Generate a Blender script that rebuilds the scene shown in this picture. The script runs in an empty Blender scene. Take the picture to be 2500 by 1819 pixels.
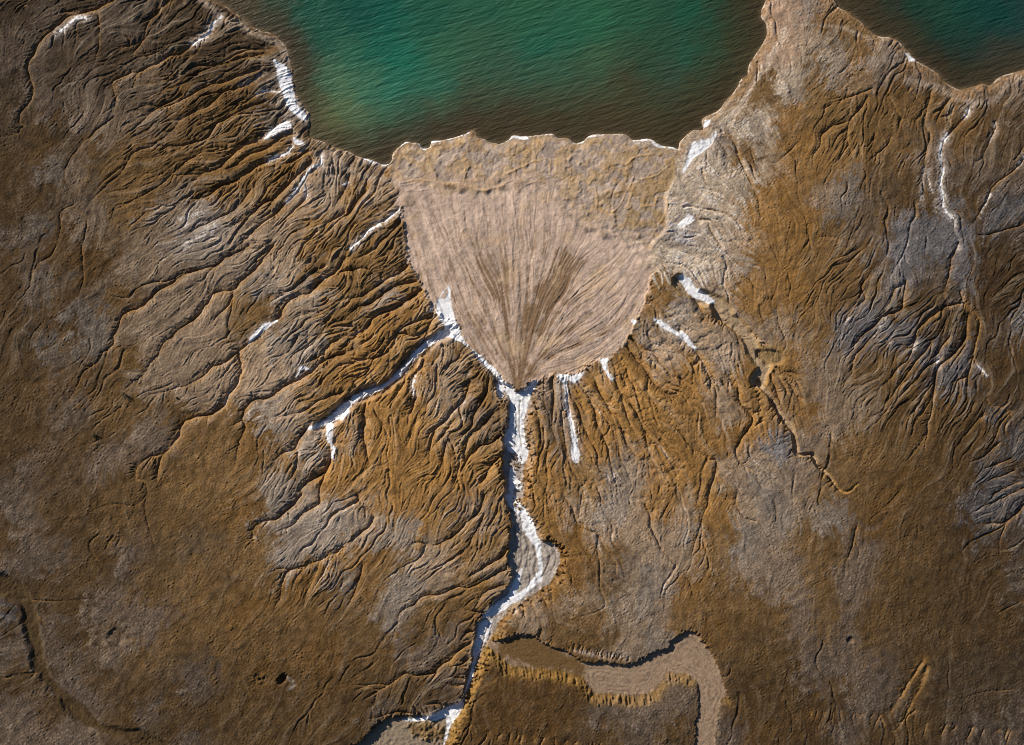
import bpy, math, random, heapq, time
import numpy as np

T0 = time.time()
scene = bpy.context.scene

# ---------------------------------------------------------------- camera
S = 0.1                                    # metres per survey unit
LENS, SENSOR, REFZ = 50.0, 36.0, 1.6
CAMZ = REFZ + 250.0 * LENS / SENSOR
cam_d = bpy.data.cameras.new('camera')
cam_d.lens = LENS; cam_d.sensor_width = SENSOR; cam_d.sensor_fit = 'HORIZONTAL'
cam_d.clip_start = 1.0; cam_d.clip_end = 20000.0
cam = bpy.data.objects.new('camera', cam_d)
cam.location = (0, 0, CAMZ)                # drone looking straight down, north up
scene.collection.objects.link(cam)
scene.camera = cam

# ---------------------------------------------------------------- sky, sun, exposure
SUN_EL, SUN_AZ = math.radians(25), math.radians(-52)      # azimuth from north, clockwise
world = bpy.data.worlds.new('World'); scene.world = world
world.use_nodes = True
wn = world.node_tree.nodes; wl = world.node_tree.links
bg = wn['Background']
sky = wn.new('ShaderNodeTexSky'); sky.sky_type = 'NISHITA'; sky.sun_disc = False
sky.ozone_density = 5.0; sky.sun_elevation = SUN_EL; sky.sun_rotation = SUN_AZ
wl.new(sky.outputs['Color'], bg.inputs['Color']); bg.inputs['Strength'].default_value = 0.05
sun_d = bpy.data.lights.new('sun', 'SUN'); sun_d.energy = 5.0; sun_d.angle = math.radians(0.5); sun_d.color = (1.0, 0.93, 0.82)
sun = bpy.data.objects.new('sun', sun_d)
from mathutils import Vector
sv = Vector((math.sin(SUN_AZ) * math.cos(SUN_EL), math.cos(SUN_AZ) * math.cos(SUN_EL), math.sin(SUN_EL)))
sun.rotation_euler = (-sv).to_track_quat('-Z', 'Y').to_euler()
sun.location = sv * 300
scene.collection.objects.link(sun)
scene.view_settings.view_transform = 'Standard'; scene.view_settings.look = 'None'
scene.view_settings.gamma = 1.0; scene.view_settings.exposure = 0.48
scene.view_settings.use_curve_mapping = False

scene.cycles.pixel_filter_type = 'BLACKMAN_HARRIS'; scene.cycles.filter_width = 1.0
# ---- survey of the place: tile letter, then tile coordinates (0..2268 x 0..1647), one tile = 84 m x 61 m ----
TILE = {'A': (0, 0), 'B': (830, 0), 'C': (1660, 0), 'D': (0, 600), 'E': (830, 600), 'F': (1660, 600),
        'G': (0, 1209), 'H': (830, 1209), 'I': (1660, 1209)}
TS = 840.0 / 2268.0


def pts(txt):
    """'A 12,30 40,50 B 10,20' -> survey points in photograph-pixel units (0.1 m)"""
    out = []; ox = oy = 0
    for tok in txt.split():
        if tok in TILE:
            ox, oy = TILE[tok]
        elif tok == 'S':                      # raw survey units follow
            ox = None
        else:
            a, b = tok.split(',')
            if ox is None: out.append((float(a), float(b)))
            else: out.append((ox + float(a) * TS, oy + float(b) * TS))
    return out


LAKE_WEST = """S 200,-700 330,-330 430,-120 A 1300,-60 1430,0 1530,60 1600,115 1700,190 1790,215 1860,270 1885,320 1915,420 1922,500
1938,590 1968,640 1995,690 2032,740 2038,800 2030,880 2060,910 2140,935 2200,960 B 0,975 60,1000 140,1040 200,1050 270,1085
330,1065 345,1000 400,950 440,925 480,930 520,935 545,970 590,960 600,925 650,925 700,915 760,900 830,870 880,850 910,900
950,910 1000,930 1060,940 1110,915 1150,885 1220,890 1300,890 1400,875 1430,905 1500,905 1550,940 1600,930 1660,885 1760,880
1880,875 1940,915 2040,910 2120,955 2200,965 2235,985 2240,950 C 15,920 80,865 160,850 155,780 250,730 310,650 370,590
410,515 450,480 465,410 530,320 570,260 580,200 575,150 545,110 545,60 570,0 S 1885,-60 1920,-160 1900,-300 2000,-700"""
LAKE_EAST = """S 2000,-700 2000,-300 1990,-100 C 960,-120 1030,0 1060,40 1130,75 1200,130 1240,160 1265,190 1320,235 1400,240
1460,265 1500,310 1540,350 1570,390 1640,430 1720,480 1760,530 1840,575 1900,570 1960,560 2000,545 2060,550 2100,510
2170,480 2268,455 S 2600,140 2900,60 3400,-200 3400,-700"""
FAN = """B 395,1235 470,1225 640,1205 830,1235 950,1252 1100,1215 1230,1185 1350,1200 1440,1330 1500,1420 1620,1480 1720,1500 1830,1560
1900,1600 E 1960,20 2010,60 2048,150 2050,230 2030,330 2010,390 1950,500 1910,590 1850,670 1780,740 1710,752 1640,790
1610,825 1560,845 1430,855 1300,890 1230,935 1172,978 1130,925 1080,890 1040,840 980,775 920,715 860,670 815,615 780,540
745,470 690,500 640,440 600,410 555,300 500,200 445,100 430,0 B 420,1560"""
BEACH = """B 345,1080 400,960 560,960 650,940 830,890 1000,940 1110,930 1400,890 1550,950 1660,900 1880,890 1980,950 2200,1000
2190,1200 2140,1300 2150,1500 2060,1600 E 2000,80 1950,20 1900,0 B 1830,1560 1700,1500 1500,1420 1420,1320 1230,1185 950,1252 640,1205 395,1235 340,1180"""
CANYON = """E 1035,900 1080,905 1130,950 1172,978 1230,940 1290,895 1270,960 1245,1060 1215,1150 1218,1240 1232,1310 1245,1380 1215,1440
1200,1500 1205,1560 1215,1647 H 1165,30 1200,70 1250,140 1300,250 1330,305 1400,308 1438,350 1450,420 1440,490 1400,560 1330,620
1220,695 1130,728 1090,785 1045,850 1010,925 965,985 940,1030 890,1150 850,1270 810,1390 760,1490 730,1560 700,1647
S 1085,1835 1070,1880 1040,2000 840,2000 850,1840 H 120,1640 210,1560 300,1485 400,1460 480,1445 560,1460 640,1445 720,1400 800,1355 830,1240 868,1130 880,1030
900,920 920,820 980,750 1035,690 1090,620 1140,545 1135,500 1108,430 1118,330 1128,230 1135,150 1110,90 1090,0
E 1100,1560 1085,1480 1075,1400 1070,1330 1070,1260 1095,1200 1110,1110 1118,1040 1085,985 1062,1015 1040,960"""
OXBOW = """H 968,965 1060,950 1130,918 1200,912 1280,938 1370,988 1430,1003 1490,1022 1560,1070 1620,1088 1750,1095 1800,1108 1930,1118
2010,1085 2090,1030 2165,1005 2180,960 2268,912 I 20,905 80,900 130,950 190,1010 230,1080 260,1150 270,1220 290,1310 260,1345
245,1450 235,1550 225,1647 S 1740,2000 1700,2000 I 100,1647 115,1450 128,1280 90,1215 30,1172 H 2220,1172 2150,1162 2120,1222 2060,1282
1990,1306 1880,1312 1780,1306 1710,1312 1640,1262 1610,1200 1540,1172 1440,1152 1340,1142 1220,1132 1130,1112 1060,1062 1000,1012"""
WESTWASH = """S -200,1410 G 0,528 60,525 130,570 190,640 230,740 270,830 280,960 300,1090 340,1200 430,1300 560,1380 640,1480 760,1530 900,1540
1000,1570 1100,1640 S 420,1850 360,1830 G 800,1590 650,1545 520,1475 450,1405 390,1325 300,1225 240,1120 210,1000 180,860
150,740 90,690 40,660 0,652 S -200,1460"""
CRATER = """F 500,690 560,683 630,690 668,712 682,750 660,780 600,790 560,790 540,760 505,740"""
FWASH = [("F 0,235 60,280 120,335 200,350 260,400 320,480 400,540 450,600 480,680 520,740 560,790 530,840 515,890", 17, 1.05),
         ("F 515,890 570,960 620,1040 680,1130 730,1200 755,1290 775,1375 870,1375 900,1440 980,1510 1040,1600 1100,1622 1170,1570", 7, 1.1),]

# white salt: polygons
SALT_POLY = [
 "A 1800,380 1815,400 1870,420 1908,470 1920,560 1936,640 1966,700 2008,740 2016,800 1990,790 1960,770 1900,710 1870,650 1840,560 1820,480 1805,420",
 "A 1890,790 1920,830 1900,850 1830,870 1760,905 1735,905 1800,840 1860,810",
 "A 1930,900 1990,930 2000,950 1940,945",
 """E 715,258 695,340 650,345 632,425 660,490 690,540 650,570 600,610 560,640 500,690 450,750 400,805 330,875 280,918 200,948 120,972 60,1012
 0,1060 D 2200,1105 2100,1165 2020,1200 2080,1215 2170,1170 2268,1145 E 60,1085 90,1042 150,1008 210,985 270,950 350,900 420,840 450,790 520,720 560,690 620,650 680,615 730,602
 790,632 850,682 920,752 970,802 1020,852 1038,900 1034,950 1055,1010 1075,1000 1082,955 1108,990 1128,1040 1118,1100 1110,1200
 1085,1260 1092,1330 1130,1370 1160,1400 1200,1440 1242,1380 1232,1310 1216,1240 1210,1150 1240,1060 1268,960 1308,902 1285,885
 1230,930 1180,975 1160,972 1130,922 1080,888 1040,832 980,772 920,712 870,680 820,618 790,548 760,478 742,420 732,350 725,280""",
 "D 2150,1165 2195,1180 2190,1300 2215,1330 2200,1400 2180,1400 2190,1330 2165,1280",
 "E 1430,852 1480,848 1560,852 1610,828 1590,870 1550,905 1515,890 1495,900 1505,980 1490,980 1478,905 1440,880",
 "E 1500,1080 1530,1150 1560,1250 1575,1340 1578,1400 1555,1445 1525,1390 1530,1290 1512,1180",
 "E 1120,1480 1160,1470 1165,1530 1200,1570 1190,1620 1150,1600 1140,1647 1110,1600",
 "H 1090,0 1150,0 1190,60 1230,110 1270,180 1300,260 1325,320 1330,400 1338,500 1328,570 1265,620 1205,680 1140,715 1080,760 1000,800 935,815 985,750 1100,660 1130,600 1165,530 1200,490 1185,580 1170,640 1210,625 1260,560 1310,490 1300,420 1285,340 1245,290 1200,235 1175,140 1120,80",
 "H 925,840 1000,815 990,900 960,960 930,1020 895,1090 880,1180 850,1260 815,1350 760,1420 620,1470 520,1490 400,1480 560,1455 700,1400 800,1350 835,1240 870,1130 885,1020 905,920",
 "E 1920,480 1955,490 1940,520", "E 2065,480 2110,490 2180,540 2268,590 2268,620 2180,570 2100,520", "E 1715,755 1770,745 1765,800 1805,880 1790,895 1745,820",
 "F 0,190 60,210 110,270 190,320 240,370 200,380 130,360 60,320 20,260 0,240", "F 0,560 40,580 110,680 100,690 40,640 0,610",
 "C 0,1460 60,1415 100,1440 60,1480 0,1495", "C 70,960 130,920 200,910 235,860 240,900 180,980 100,1040 50,1110 20,1140 50,1040",
 "C 165,790 205,785 190,820 165,830", "C 1490,340 1540,365 1555,395 1520,400",
 "D 1740,515 1830,490 1800,515 1740,560 1690,605 1620,660 1650,600 1700,550", "D 1990,795 2060,820 1990,820 1950,880 1960,850",
 "H 740,1400 810,1370 800,1420 720,1540 700,1620 680,1647 700,1540 690,1480 600,1490 620,1470",
]
# white salt / pale silt threads: (points, width, strength)
SALT_LINE = [
 ("A 1450,100 1395,150 1375,210 1320,245 1265,285", 7, .9), ("A 570,115 490,118 420,180 365,222", 6, .8),
 ("A 2115,1010 2108,1070 2050,1100 2008,1160 1945,1260 1885,1330", 5, .9), ("A 2008,1190 2012,1300", 4, .8),
 ("A 1920,965 1885,1005 1820,1025 1765,1052", 5, .9), ("A 1850,600 1740,595 1690,615", 4, .7), ("A 1740,475 1650,522 1570,558", 4, .5),
 ("A 1900,800 1780,880 1740,905", 6, .7), ("A 1160,1450 1300,1412 1340,1400", 6, .5), ("A 1430,1475 1330,1540 1220,1615", 9, .5),
 ("A 1280,1430 1180,1540", 4, .4), ("C 1920,700 1890,760", 5, .9), ("C 1765,890 1730,950 1722,1030 1742,1110 1722,1200 1732,1290 1745,1380 1800,1440", 7, .75),
 ("C 1640,1120 1645,1200 1662,1270", 5, .6), ("C 1615,1110 1600,1200 1592,1350", 4, .5), ("C 1740,1300 1690,1320 1690,1400", 4, .5),
 ("C 2085,810 2085,850 2050,930", 5, .5), ("C 2050,1280 1990,1400", 4, .5), ("C 1800,1440 1830,1540 1840,1640", 5, .4), ("C 2268,1030 2225,1100", 5, .6),
 ("B 385,1385 310,1445 215,1505 150,1565 70,1640", 6, .85), ("B 20,1215 50,1200", 4, .7),
 ("F 1710,730 1695,800", 5, .7), ("F 1960,790 2025,860", 4, .7), ("F 1390,190 1370,280", 4, .4), ("F 1480,260 1470,330", 4, .4),
 ("F 1560,640 1540,690", 6, .4), ("F 1350,480 1280,590", 5, .35), ("F 2268,440 2230,500", 5, .35),
 ("E 1480,890 1492,980 1505,1085 1530,1160", 5, 1), ("E 1440,890 1435,960 1465,1010", 5, .5), ("E 500,860 478,930 500,990", 5, .75), ("E 820,1030 740,1105 690,1180", 3, .5),
 ("E 600,420 650,350 715,262", 5, .8), ("E 130,1180 140,1240", 3, .5), ("E 410,180 330,210", 4, .4),
 # crust along the waterline
 ("B 150,1042 240,1068 285,1080 325,1062 335,1035", 5, .9), ("B 385,955 440,928", 5, .8), ("B 520,940 548,972 585,958", 6, .95), ("B 590,932 655,922", 6, .9),
 ("B 700,915 800,888 850,868", 3, .8), ("B 920,895 960,912 1040,938 1100,920", 4, .8), ("B 1100,915 1150,893 1230,905", 8, .9), ("B 1240,890 1410,877 1425,900", 3.5, .85),
 ("B 1540,937 1600,930 1650,895 1740,883", 4, .8), ("B 1740,882 1880,878", 2, .6), ("B 1940,920 2040,915 2110,955 2230,975", 9, .75),
 ("C 545,0 545,100", 2, .5), ("C 390,580 415,510", 2, .7), ("C 155,850 160,780 240,738", 2, .6), ("C 20,925 90,870 150,855", 4, .6), ("C 370,590 330,660", 2, .5),
 ("A 1590,105 1700,190", 2, .5), ("A 1968,640 1990,700 2030,740", 3, .6), ("C 2268,457 2170,482 2100,512", 2, .5), ("C 1840,575 1960,562", 2, .5), ("C 1265,190 1320,237 1400,242", 2, .5),
 ("H 1540,1020 1640,1030 1760,1050 1890,1060", 5, .35),
 ("G 1890,1190 1945,1240 1910,1270", 4, .45), 
 
]
# gullies: width (0.1 m), depth (m) | points, from mouth to head
GULLY = """
9 .8|A 740,0 600,50 500,90 430,115 350,185 250,270 200,370 172,450 190,520 205,600 170,680 130,740 125,800 155,830 100,890 0,900
6 .5|A 640,80 655,200 640,330 600,450
5 .4|A 560,130 500,150 500,240 480,330
12 1.|A 1450,100 1390,150 1370,210 1290,260 1230,310 1170,340 1100,360 1000,430 900,470 800,500 750,550 770,650 740,750
8 .8|A 1830,300 1700,350 1600,370 1480,410 1380,430 1280,430 1200,480 1100,540
9 .8|A 1740,470 1650,520 1570,560 1480,580 1430,620 1330,700 1230,760 1150,830 1050,930
8 .7|A 1840,590 1740,600 1680,620 1600,680 1500,700
8 .7|A 1700,450 1560,500 1450,540 1330,570 1240,620 1140,690 1060,700 960,690 880,730 790,760
7 .7|A 1720,320 1600,330 1450,400 1300,480 1180,580
10 1.|A 1880,800 1780,870 1740,910 1600,950 1500,1040 1430,1110 1330,1140 1180,1150 1080,1200
10 1.|A 1920,960 1880,1010 1780,1050 1680,1090 1600,1150 1540,1190 1450,1220 1350,1290 1230,1310
9 .9|A 1910,880 1810,920 1740,970 1640,1020 1560,1080 1480,1110 1400,1120
9 .9|A 2030,1000 2040,1070 1960,1140 1880,1230 1810,1300 1740,1340 1640,1430 1500,1500
10 1.|A 2112,1010 2105,1070 2010,1160 1950,1250 1840,1380 1790,1430 1690,1510 1570,1600 D 1500,60
7 .7|A 2005,1190 2010,1300 1930,1390 1860,1450 1770,1540
7 .7|A 1740,660 1640,690 1560,740 1450,790 1420,800 1380,870 1350,900 1250,940 1150,960 1010,960
6 .4|A 1010,960 880,1010 800,1130 700,1220 600,1330 540,1440
6 .4|A 750,770 650,850 560,930 480,1020 430,1110 430,1200 470,1280 490,1350
7 .6|A 1650,1250 1560,1370 1440,1430 1300,1500 1200,1570
6 .5|A 1000,80 960,180 940,260 850,300 750,330 680,400
8 .8|A 1100,0 1050,60 1000,100 920,150
6 .5|A 1330,250 1300,330 1220,400 1110,480
6 .5|A 1930,880 1850,890 1760,960
7 .6|A 880,330 940,260 1000,180
5 .4|A 870,580 900,480 940,440
6 .5|A 1200,620 1100,680 1000,740 900,830 760,930
6 .5|A 1330,1000 1200,1080 1080,1200 900,1310 700,1420
5 .4|A 800,1100 700,1180 600,1290
5 .4|A 480,1350 400,1400 400,1500 360,1640
5 .4|A 490,1370 570,1440 560,1560 540,1640
9 .8|D 1640,0 1520,60 1400,130 1240,180 1130,250 1040,290 990,350 930,400 850,420 800,460 780,540 750,600 750,650 690,700 630,770 550,830 520,900 490,960 430,1030
6 .6|D 1240,170 1100,230 1000,240 900,290 850,340 700,320
10 .9|D 1800,0 1740,60 1660,160 1560,250 1540,290 1420,310 1370,370 1310,460 1220,530 1150,580 1080,640 1040,710 990,770 940,850 890,890 830,940
7 .6|D 1540,290 1510,370 1450,440 1390,520
6 .5|D 1540,290 1520,420 1500,520 1530,600
12 1.1|D 2268,80 2190,180 2100,250 2040,310 1900,370 1840,480 1740,540 1680,610 1610,660 1560,700 1510,750 1400,800 1340,860 1260,900 1170,930 1080,950 990,980
13 1.|D 1570,690 1590,800 1570,900 1520,980 1480,1060 1400,1110 1250,1150 1200,1190 1170,1280 1100,1360 1010,1380 940,1430 900,1490 900,1540 960,1560 980,1647
8 .8|D 1080,1370 1040,1460 1040,1560
6 .4|D 1200,1190 1130,1260
6 .5|D 1010,1380 950,1470 930,1520
11 1.|D 2268,710 2150,750 2060,820 1990,860 1930,900 1850,950 1780,1000 1660,1030 1620,1090 1600,1150 1610,1200 1580,1290 1560,1380 1555,1450
6 .6|D 1600,1150 1520,1190
14 1.3|D 2268,1090 2170,1150 2180,1280 2200,1310 2180,1400 2150,1480 2090,1520 1990,1600 G 1990,0 1930,60 1830,140 1720,170 1670,220 1680,330
12 1.1|D 2170,1170 2050,1190 1990,1240 1940,1340 1860,1380 1800,1420
7 .7|D 1960,1370 1950,1480 1870,1580
8 .8|D 2268,600 2190,640 2120,720 2000,780
6 .4|D 370,0 330,70 260,110 220,180 190,260
6 .4|D 540,0 545,100 550,220 520,310 515,360
7 .7|D 2268,960 2120,1010 2000,1080 1900,1110 1830,1130
4 .3|D 690,1080 600,1120 520,1150
5 .3|D 800,1060 640,1180 600,1240 610,1260
4 .3|D 700,1190 680,1270
4 .3|D 280,510 210,600 200,700
8 .8|D 2150,1490 2120,1560 2110,1640 G 2110,60 2000,130 1930,200 1830,240
5 .4|D 1250,1150 1200,1090
6 .5|D 2160,130 2050,180 1960,260 1880,310
6 .5|D 2200,560 2060,600 1960,680 1880,750
6 .5|D 2100,590 2050,640 1940,720 1880,800
6 .5|D 1960,600 1900,700 1780,740
9 .8|E 450,130 380,190 280,240 150,330 0,360
12 1.1|E 560,270 470,330 400,400 300,440 220,470 180,540 100,580 0,640
9 .8|E 650,440 600,500 540,570 480,600 400,580 340,620 300,680 240,740
9 .8|E 520,230 420,250 330,280 220,360 100,420 0,500
8 .8|E 610,400 590,470 440,520 380,570 350,650 310,790
15 1.3|E 560,740 540,800 500,850 480,920 500,990 480,1040 460,1130 450,1180
10 1.|E 430,830 410,900 390,960 340,1040
12 1.1|E 180,1000 170,1100 190,1160 150,1230 170,1330
9 .9|E 860,900 820,1020 790,1060 740,1100 680,1180 620,1230 560,1320
9 .9|E 980,880 970,960 880,1120 870,1190 820,1250 760,1330
11 1.|E 1050,1080 970,1150 900,1210 860,1260 820,1400 780,1450
11 1.|E 1060,1250 990,1300 920,1320 850,1400 800,1480 770,1560
11 1.|E 1070,1370 1000,1450 950,1530 880,1600
7 .7|E 640,800 630,900 620,980 570,1050 550,1150
6 .5|E 800,740 700,790 660,840 650,900
7 .6|E 760,1140 640,1290 580,1350 520,1370
8 .8|E 620,1230 600,1330 590,1430
8 .7|E 700,1300 680,1400 660,1470
9 .6|E 790,1400 780,1500 740,1600
7 .5|E 500,1160 460,1280 430,1330
8 .7|E 170,1330 190,1420
8 .8|E 0,170 150,160 200,170 250,220
9 .8|E 100,600 60,640 0,690
6 .5|E 300,520 200,610 60,700 0,720
6 .5|E 400,600 330,680 230,740 100,770 0,830
7 .7|E 1400,870 1410,980 1400,1100 1410,1230 1430,1300
7 .6|E 1500,900 1530,1000 1570,1060 1600,1180 1640,1260 1690,1360 1700,1440 1740,1540
7 .6|E 1640,820 1690,900 1720,980 1780,1080 1830,1150 1900,1300 1960,1400
8 .7|E 1720,770 1760,850 1810,890 1850,960 1900,1020 1960,1100 2010,1220 2040,1350 2100,1500
6 .6|E 1640,1000 1680,1100 1700,1180 1750,1300 1800,1400
9 .8|E 1890,660 1960,760 2040,860 2120,950 2200,1020 2268,1060
7 .7|E 1910,600 1990,680 2060,700 2120,780 2200,850 2268,900
7 .6|E 1460,1090 1470,1200 1490,1330 1500,1420 1480,1500
7 .6|E 1270,960 1300,1100 1320,1200 1330,1300
9 .8|E 1480,880 1490,970 1505,1080 1530,1160 1550,1250 1570,1350 1560,1440
6 .5|E 1850,960 1870,1060 1910,1180 1990,1300
6 .4|E 2040,860 2030,960 2100,1080
5 .4|E 1560,1010 1620,1100 1640,1190
6 .4|E 1380,1290 1360,1400 1370,1550 1340,1640
9 .8|B 390,1370 310,1440 210,1500 150,1560 60,1640 E 30,40 0,60
8 .8|B 175,1180 160,1250 110,1320 60,1400 0,1440 A 2180,1500 2100,1580
7 .7|B 60,1150 30,1250 0,1300 A 2200,1380
6 .5|B 400,1250 380,1310 290,1400 200,1440 90,1480 0,1560
7 .7|B 420,1440 330,1530 250,1600 E 200,40 60,100
8 .8|A 2268,1400 2180,1460 2120,1540
10 1.|F 0,560 60,640 120,720 170,790 220,870 240,960
8 .9|F 100,350 150,440 200,500
8 .9|F 220,380 270,470 330,530 380,590 430,640
8 .8|F 320,860 370,930 380,1030 450,1100 480,1160 430,1240 380,1310 370,1370 420,1450 490,1490 520,1560 590,1600
6 .6|F 460,220 500,280 560,310
7 .5|F 350,540 390,640 400,750
8 .7|F 0,870 60,930 110,1000
6 .5|F 150,780 210,900 240,1000 230,1200
7 .5|F 0,1230 100,1340 180,1400 230,1490 H 2268,600
9 .7|F 1880,380 1760,400 1700,440 1620,500 1560,560 1540,620 1480,700 1400,760
7 .6|F 1480,250 1420,290 1400,350 1340,430
9 .8|F 1490,240 1475,330 1470,400 1400,440 1320,480 1270,550 1200,600 1120,700 1080,760
8 .6|C 1840,1600 F 1800,100 1750,300 1760,400
8 .6|F 1850,300 1880,380 1960,450 1980,520 1960,620 1930,720 1950,780 2020,850 2050,930 2010,1000
10 1.|F 1900,470 1890,600 1820,700 1720,790 1690,880 1680,1000 1660,1100 1640,1160 1610,1250 1560,1320 1530,1380
6 .6|F 1640,1180 1620,1290 1610,1350
7 .7|F 1930,740 1900,850 1840,880 1800,960 1760,1040 1720,1110
7 .6|F 1560,600 1500,740 1440,800 1370,890 1290,960
7 .6|F 1300,560 1200,680 1150,750 1130,850 1070,940
7 .7|F 1720,740 1620,800 1560,890 1480,960 1400,1050
7 .7|F 1660,640 1580,740 1500,840 1420,950 1340,1050
7 .5|F 2000,1100 1920,1200 1850,1290 1790,1390
6 .5|F 1250,200 1200,280 1220,350 1150,420 1080,500
7 .7|F 1780,600 1700,700 1640,760
6 .6|F 1880,660 1800,780 1740,860
6 .6|F 1690,880 1600,1000 1530,1100 1450,1200
6 .6|F 1680,960 1630,1060 1540,1180
5 .5|F 1900,870 1890,980
5 .5|F 1840,880 1850,1000
6 .5|F 2020,1010 2050,1050 2160,1090 2190,1220
6 .5|F 2180,1100 2100,1180 2060,1280 1980,1370
6 .6|F 2180,1400 2080,1440 1980,1480
6 .6|F 2200,1480 2100,1520 2000,1560
6 .6|F 2230,1560 2140,1590 2040,1640
6 .6|F 2100,1300 2000,1390 1900,1430
5 .4|F 1130,100 1060,180 960,260
5 .4|F 1180,20 1080,60 1000,90
5 .4|F 640,400 650,500 690,600 660,680
5 .4|F 690,600 705,650 680,700
7 .6|C 1920,700 1890,760 1830,830 1760,890 1730,950 1720,1030 1740,1110 1720,1200 1730,1290 1740,1380 1800,1440 1810,1520 1840,1600
7 .6|C 1670,590 1640,700 1620,810 1650,880 1640,970 1620,1100 1640,1200 1660,1270
5 .4|C 1620,1100 1600,1180 1600,1280 1590,1350
6 .5|C 1800,640 1740,720 1700,800
5 .5|C 1820,690 1780,750 1720,770
7 .6|C 1240,640 1190,720 1120,800 1110,900 1120,960 1140,1050
7 .6|C 1110,800 1000,830 940,890 920,970 880,1030 880,1080
5 .4|C 1380,620 1420,700 1460,780 1480,880
7 .6|C 2085,800 2090,840 2060,900 2030,970 1980,1050 1940,1060
6 .6|C 2268,970 2210,1050
6 .6|C 2268,1050 2220,1110 2100,1200 2050,1270 2010,1360 1960,1440 1900,1500
5 .4|C 1520,580 1580,650 1620,720
6 .5|C 1400,900 1370,950 1300,1010 1240,1070
5 .5|C 1290,880 1250,960 1210,970
6 .5|C 1270,580 1100,640 1000,690 950,740
5 .4|C 1000,690 940,720
5 .4|C 1060,640 980,660
6 .5|C 2268,1480 2050,1540 1940,1550
7 .6|C 280,860 330,900 370,950 390,1020 430,1100 460,1180 490,1240 520,1320 530,1390 560,1440
5 .4|C 470,990 500,1070 540,1110
5 .4|C 770,950 710,1010 640,1070 580,1060
5 .4|C 260,930 320,1030 370,1100
5 .4|C 150,1110 170,1190 210,1240 230,1290
7 .6|C 0,1470 80,1420 130,1450 200,1450 250,1500 280,1540 340,1560
6 .5|C 190,1480 230,1560 280,1640
5 .4|C 920,1560 1000,1570 1060,1580
5 .4|C 1110,960 1050,1050 1000,1080
5 .4|C 1140,900 1180,960 1160,1060
5 .4|C 1300,1010 1290,1090
9 .7|G 2268,340 2130,410 2000,470 1900,510 1870,590 1860,680 1810,750
6 .6|G 2110,440 2060,560 2020,640 2010,740
6 .6|G 2200,400 2120,530 2060,640
6 .6|G 2000,480 1930,490 1850,480 1780,510
6 .5|G 2180,390 2150,500 2120,560
6 .5|G 2040,460 1960,540 1930,620
4 .3|G 970,0 960,100 980,200 1020,330 1025,390
4 .3|G 970,0 880,70 760,60 640,90 560,150
4 .4|G 650,260 600,310 600,350 660,440 720,520
4 .4|G 750,270 710,330 690,370
4 .3|G 800,280 770,340
4 .3|G 220,690 400,700 560,680 720,690
5 .4|G 230,770 290,830 320,900
9 .7|H 110,0 150,70 220,130 210,180 130,250 50,320 0,360 G 2180,390
9 .8|H 950,0 920,80 830,190 760,260 700,300 620,330 500,320 440,370
8 .9|H 1110,350 1060,410 960,470 860,530
8 .7|H 1100,480 960,560 860,600 760,600 650,640 540,660 480,720 400,780 380,870 340,970
6 .5|H 760,260 800,300 730,350
7 .6|H 1080,590 960,640 890,740
7 .5|H 150,460 120,560 100,640 60,720 20,780
6 .5|H 1490,30 1540,110 1580,200 1640,240 1690,260 1690,330 1650,420
5 .4|H 1690,330 1710,450 1710,600 1740,700 1720,750 1560,800
6 .5|H 2010,60 2040,130 2050,200 2090,290 2130,370 2190,440 2268,520
9 .8|H 880,960 800,1000 740,1060 680,1110 600,1180 500,1190 420,1180 310,1250 250,1290 230,1360 180,1400
6 .7|H 870,1060 800,1110 700,1130
6 .6|H 310,1250 250,1240 150,1250 60,1240
6 .6|H 250,1280 180,1260 100,1280
5 .5|H 250,1290 170,1340
6 .7|H 500,1440 420,1420 330,1440 200,1470
7 .8|H 700,1400 640,1370 560,1380
6 .7|H 830,1240 760,1250 680,1230
7 .8|H 890,900 840,900 800,950
6 .7|H 960,770 860,760 800,720
6 .5|H 950,130 860,280 800,320
6 .5|I 370,0 380,80 430,150 520,180 560,250
5 .4|I 620,30 630,120 610,220
6 .5|I 1160,210 1140,290 1120,350 1090,430 1080,530
5 .4|I 1140,290 1180,360 1160,430
7 .5|I 2268,-50 2140,10 2000,60 1910,120
9 .7|I 2268,60 2180,150 2060,190 1930,190
7 .5|I 2180,160 2060,240 1920,310 1840,380
6 .5|I 2150,170 2110,270 2100,380
5 .4|I 2268,690 2150,740 2070,790
20 .5|I 1600,1080 1500,1240 1420,1350 1320,1490
20 .5|I 1620,1130 1540,1330 1460,1490 1390,1590
5 .4|I 330,1130 325,1170 280,1200
5 .3|I 2200,1270 2000,1290 1850,1335
4 .3|I 0,480 60,570 90,700
4 .3|I 1560,200 1570,280
10 .9|F 620,830 650,870 690,930 720,1000
9 .8|F 640,800 710,850 770,900 800,980
8 .7|F 690,830 760,850 820,900
9 .8|F 600,850 640,960 680,1080
"""
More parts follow.
